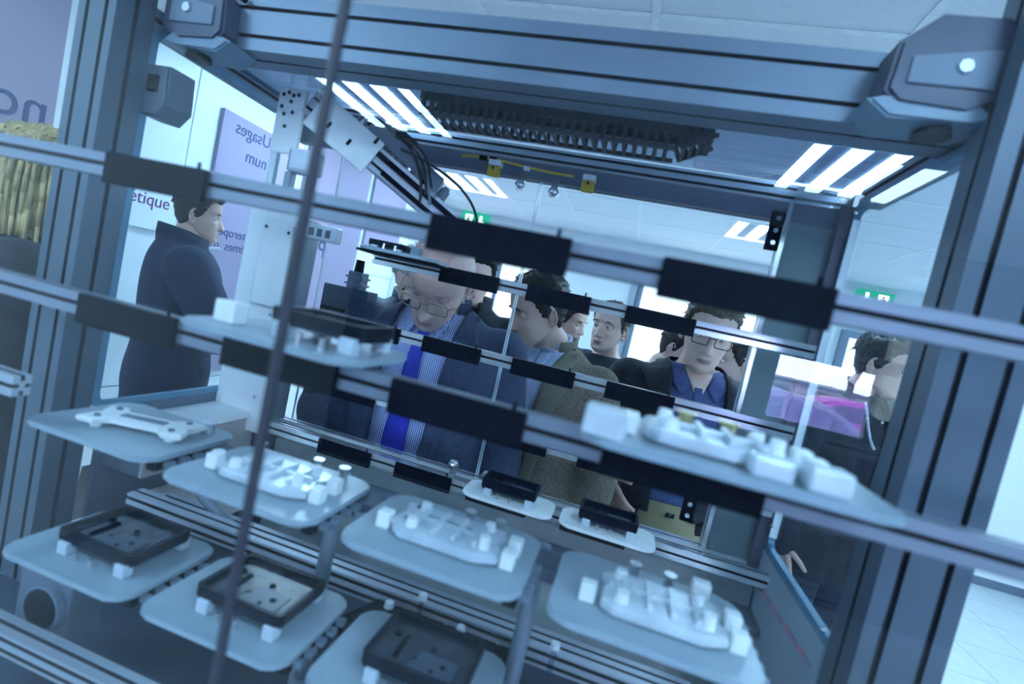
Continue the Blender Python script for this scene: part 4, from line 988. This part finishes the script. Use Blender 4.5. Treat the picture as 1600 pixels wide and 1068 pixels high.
    if ck == 'shirt':
        cm = cfg.get('shirt', SHIRTB)
        collar('shirt_collar', so, cm, .066, .060, 1.492, 1.545, 14, .02, drop=.03)
        for sx in (-1, 1): patch_strip('collar_point', [(sx * .014, 1.510), (sx * .020, 1.470), (sx * .042, 1.435)], [(sx * .056, 1.515), (sx * .058, 1.475), (sx * .044, 1.434)], sb, so, cm, .012, .003, 8, 4)
        patch_strip('placket', [(-.014, 1.47), (-.014, 1.0)], [(.014, 1.47), (.014, 1.0)], sb, so, cm, .004, .002, 20, 3)
        for k in range(5):
            h = sb.ray_cast(Vector((0, -1, 1.42 - .09 * k)), Vector((0, 1, 0)))[0]
            if h: b = bmesh.new(); cone(b, h + Vector((0, -.004, 0)), h + Vector((0, -.0065, 0)), .0055, .0055, 10); mk('button', b, TRAYW, so)
    elif ck == 'crew': collar('neck_band', so, cfg.get('shirt'), .076, .070, 1.488, 1.508, 1, .012, drop=.02)
    elif ck == 'polo':
        cm = cfg.get('shirt')
        collar('polo_collar', so, cm, .082, .074, 1.470, 1.508, 42, .02, drop=.035)
        for sx in (-1, 1): patch_strip('collar_point', [(sx * .048, 1.49), (sx * .026, 1.455), (sx * .050, 1.42)], [(sx * .090, 1.49), (sx * .085, 1.46), (sx * .054, 1.42)], sb, so, cm, .010, .003, 8, 4)
        patch_strip('placket', [(-.012, 1.45), (-.012, 1.34)], [(.012, 1.45), (.012, 1.34)], sb, so, cm, .004, .002, 8, 3)
        patch_strip('neck_opening', [(-.050, 1.515), (-.030, 1.47), (-.001, 1.41)], [(.050, 1.515), (.030, 1.47), (.001, 1.41)], sb, so, skin, .003, .002, 8, 4)
        b = bmesh.new(); h = sb.ray_cast(Vector((.085, -1, 1.36)), Vector((0, 1, 0)))[0]; ball(b, h, .007, (1.3, .25, .8), 10); mk('chest_emblem', b, CORD, so)
    elif ck == 'hood': pass
    if cfg.get('tie'):
        patch_strip('tie', [(-.012, 1.462), (-.020, 1.38), (-.034, 1.15), (-.038, 1.00), (-.004, .955)], [(.014, 1.462), (.018, 1.38), (.030, 1.15), (.034, 1.00), (.004, .955)], sb, so, TIE, .009, .004, 26, 5)
        patch_strip('tie_knot', [(-.018, 1.492), (-.011, 1.458)], [(.018, 1.492), (.011, 1.458)], sb, so, TIE, .017, .009, 5, 4)
    j = cfg.get('jacket')
    if j is not None:
        jl = cfg.get('len', .80); nm = cfg.get('jacket_name', 'jacket'); z1 = 1.525
        jm = garment(nm, cfg.get('puff', .022), j, jl, .022 if not cfg.get('bulk') else .034, .10, z1=z1, bel=belly)
        full = bvh_of(jm)
        zb, wt, w0, wb = cfg.get('vee', (1.18, .075, .004, .02))
        if cfg.get('open', True):
            open_front(jm, zb, 1.53, wt, w0)
        jo = link(jm, nm); solid(jo)
        lap = cfg.get('lapel', 'notch')
        def wv(z): return w0 + (wt - w0) * (z - zb) / (1.53 - zb)
        if lap == 'notch':
            lm = cfg.get('lapel_m', j)
            for sx in (-1, 1):
                zn = 1.40
                patch_strip('lapel', [(sx * wv(zb), zb), (sx * wv(1.30), 1.30), (sx * wv(zn), zn), (sx * wv(1.45), 1.45)], [(sx * (wv(zb) + .006), zb), (sx * (wv(1.30) + .052), 1.32), (sx * (wv(zn) + .074), zn + .012), (sx * (wv(1.45) + .055), 1.44)], full, jo, lm, .008, .004, 18, 5)
                patch_strip('collar_leaf', [(sx * wv(1.44), 1.44), (sx * wv(1.515), 1.515)], [(sx * (wv(1.44) + .068), 1.435), (sx * (wv(1.515) + .030), 1.512)], full, jo, lm, .010, .004, 8, 5)
            collar('collar', jo, lm, .098, .080, 1.490, 1.548, 52, .012, drop=.02, th=.005)
        elif lap == 'stand': collar('collar', jo, cfg.get('lapel_m', j), .092, .096, 1.475, 1.555, 34, .012, drop=.03, th=.008)
        elif lap == 'loose':
            lm = cfg.get('lapel_m', j)
            collar('collar', jo, lm, .118, .126, 1.445, 1.500, 50, .012, drop=.03, th=.010)
            for sx in (-1, 1): patch_strip('collar_flap', [(sx * wv(1.34), 1.34), (sx * wv(1.50), 1.50)], [(sx * (wv(1.34) + .02), 1.33), (sx * (wv(1.50) + .09), 1.47)], full, jo, lm, .014, .006, 10, 5)
        elif lap == 'hood':
            b = bmesh.new(); ball(b, (0, .075, 1.49), 1, (.125, .075, .075), 24); mk('hood', b, j, jo, True)
        for sx in (-1, 1):
            patch_strip('pocket_flap', [(sx * .09, 1.045), (sx * .09, 1.0)], [(sx * .165, 1.05), (sx * .165, 1.005)], full, jo, cfg.get('lapel_m', j), .006, .004, 4, 5)
            if cfg.get('open', True): patch_strip('front_edge', [(sx * .002 if sx > 0 else -.014, zb), (sx * .002 if sx > 0 else -.014, jl + .02)], [(sx * .012 if sx > 0 else -.002, zb), (sx * .012 if sx > 0 else -.002, jl + .02)], full, jo, j, .004, .003, 14, 2)
    g = cfg.get('glasses')
    if g:
        gm, kind = g
        gt = bmesh.new(); r = .0017 if kind == 'wire' else .0017
        for sx in (-1, 1):
            o_ = rrect(sx * .033 - .0235, sx * .033 + .0235, -.019, .013, .007, 3); pp = [HM @ Vector((a, -.1035 + abs(a) * .10, b)) for a, b in o_]; tube(gt, pp + [pp[0]], r, 6)
            tube(gt, [HM @ Vector((sx * .056, -.098, .007)), HM @ Vector((sx * .074, -.080, .006)), HM @ Vector((sx * .077, .0, .006)), HM @ Vector((sx * .074, .022, -.006))], r, 6)
        tube(gt, [HM @ Vector((-.010, -.104, .004)), HM @ Vector((0, -.107, .007)), HM @ Vector((.010, -.104, .004))], r, 6)
        go = mk('spectacles', gt, gm, root, True)
        for sx in (-1, 1):
            b = bmesh.new(); prism(b, rrect(sx * .033 - .023, sx * .033 + .023, -.0185, .0125, .007, 3), -.0995, -.0985, 'Y'); b.transform(HM); mk('lens', b, LENS, go)
    return root, HM
# grey-haired man in the suit, bent over the machine
BENT = ((.20, .0, 1.42), (.275, -.03, 1.16), (.14, -.20, 1.02))
person('balding older man with gold glasses in navy suit and royal blue tie, looking down', -.535, 1.37, 1.70, 4, 42, 6, 7,
       dict(hs=1.04, skin=SKIN_O, hair=HAIR_W, style='bald', hth=.005, shirt=SHIRTS, tie=True, jacket=NAVYSUIT, jacket_name='suit_jacket', belly=.035, closed=True, glasses=(GOLD, 'wire'), vee=(.90, .088, .058, .02), wide=1.06, arms=(BENT, ARM_DOWN)))
person('dark-haired man in a brown tweed coat over light blue shirt, head turned left', -.240, 1.63, 1.645, -26, 20, -30, 4,
       dict(hair=HAIR_D, style='short', hth=.010, shirt=SHIRTB, jacket=BROWNC, jacket_name='tweed_coat', lapel_m=TWEED, closed=True, vee=(.80, .092, .075, .02), wide=1.05, len=.70))
person('young man with glasses, dark jacket over blue polo and khaki trousers', 0.235, 1.80, 1.690, 6, 14, -4, 3,
       dict(hem=1.07, waist=1.10, skin=SKIN_P, hair=HAIR_L, style='quiff', hth=.009, shirt=POLO, shirt_name='polo_shirt', collar='polo', jacket=BLACKJ, lapel='loose', closed=True, glasses=(SPECS, 'rect'), trousers=KHAKI, vee=(.99, .088, .065, .05), len=1.04, arms=(((.20, .0, 1.42), (.30, .09, 1.21), (.20, -.09, 1.10)), ARM_DOWN)))
person('young short-haired man in a plain black T-shirt gazing to the left', -.080, 2.35, 1.622, 10, 0, -34, 2,
       dict(skin=SKIN_P, hair=HAIR_B, style='short', hth=.009, shirt=TSH, shirt_name='t_shirt', collar='crew', look=(-.5, -1, 0)))
person('dark-haired man in a black jacket right behind the older man', -.740, 2.25, 1.715, 4, 6, 10, 0,
       dict(skin=SKIN_P, hair=HAIR_D, style='quiff', hth=.013, shirt=TSH, collar='crew', jacket=BLACKJ, lapel='stand', vee=(1.30, .07, .004, .02)))
person('person in a quilted navy jacket at left in front of the magenta panel', -.860, 1.92, 1.68, 25, 35, -10, 0,
       dict(skin=SKIN_P, hair=HAIR_W, style='short', hth=.014, jacket=NAVYJ, lapel='stand', vee=(1.36, .06, .004, .02), bulk=True))
person('dark-jacketed man mostly hidden behind the man in the tweed coat', -.375, 2.85, 1.616, 25, 8, 40, 0,
       dict(hair=HAIR_D, style='short', hth=.009, jacket=BLACKJ, lapel='stand', vee=(1.36, .06, .004, .02)))
person('man in a grey speckled shirt turned to the right with his eyes lowered', .185, 2.68, 1.61, 50, 16, 22, 0,
       dict(skin=SKIN_P, hair=HAIR_D, style='short', hth=.009, shirt=DOTS, collar='crew', closed=True))
person('man in a blue jacket half hidden behind the right post of the far door', .475, 2.30, 1.605, -62, 8, -10, 0,
       dict(skin=SKIN_P, hair=HAIR_D, style='short', hth=.010, shirt=SHIRTB, jacket=BLUEJ, vee=(1.30, .07, .004, .02), lapel='stand'))
r_, _ = person('person in a dark hooded jacket with white drawstring at right beyond the side glass', .97, 2.38, 1.72, 30, 8, 25, 0,
       dict(hair=HAIR_D, style='quiff', hth=.015, shirt=TSH, jacket=BLACKJ, lapel='hood', vee=(1.36, .06, .004, .02), bulk=True, len=.78))
mk('drawstring', tube(bmesh.new(), bez((-0.129, -0.124, 1.483), (-0.115, -0.142, 1.431), (-0.109, -0.146, 1.366), (-0.077, -0.164, 1.323), 10), .005, 8), CORD, r_, True)
person('dark silhouetted person beyond the left side glass in front of the mauve board', -1.850, 1.77, 1.72, 140, 0, -10, 0,  # solid figure added in place of a silhouette reflected in the glass
       dict(hs=.88, hair=HAIR_D, style='quiff', hth=.014, shirt=TRAYW, jacket=mat('deep_navy_cloth', (.008, .020, .062), .85, 0, .2, 8, .1, 30), lapel='stand', bulk=True, arms=(((.2, .0, 1.42), (.30, -.12, 1.2), (.16, -.30, 1.24)), ((.2, .0, 1.42), (.30, -.12, 1.2), (.16, -.30, 1.24)))))
r_, HM = person('blond person in a dark jacket at the far left edge beside the left near post', -1.51, .97, 1.66, 150, 0, 0, 0,  # solid figure added where blond hair and sleeve are only reflected
       dict(hair=HAIR_Y, style='fringe', hth=.022, jacket=BLACKJ, lapel='stand', bulk=True))
rg = random.Random(8); bm = bmesh.new()
for k in range(200):
    a = rg.uniform(-2.5, 2.5); rr = rg.uniform(.9, 1.08); p = Vector((.080 * math.sin(a) * rr, .01 + .092 * math.cos(a) * rr, .06 + rg.uniform(-.03, .05)))
    pts = bez(p, p + Vector((p.x * .35, p.y * .3, .02)), p + Vector((p.x * .45, p.y * .4, -.05)), p + Vector((p.x * .3 + rg.uniform(-.015, .015), p.y * .25, -.17 - rg.uniform(0, .08))), 6)
    tube(bm, [HM @ q for q in pts], .005, 5)
mk('long_hair', bm, HAIR_Y, r_, True)
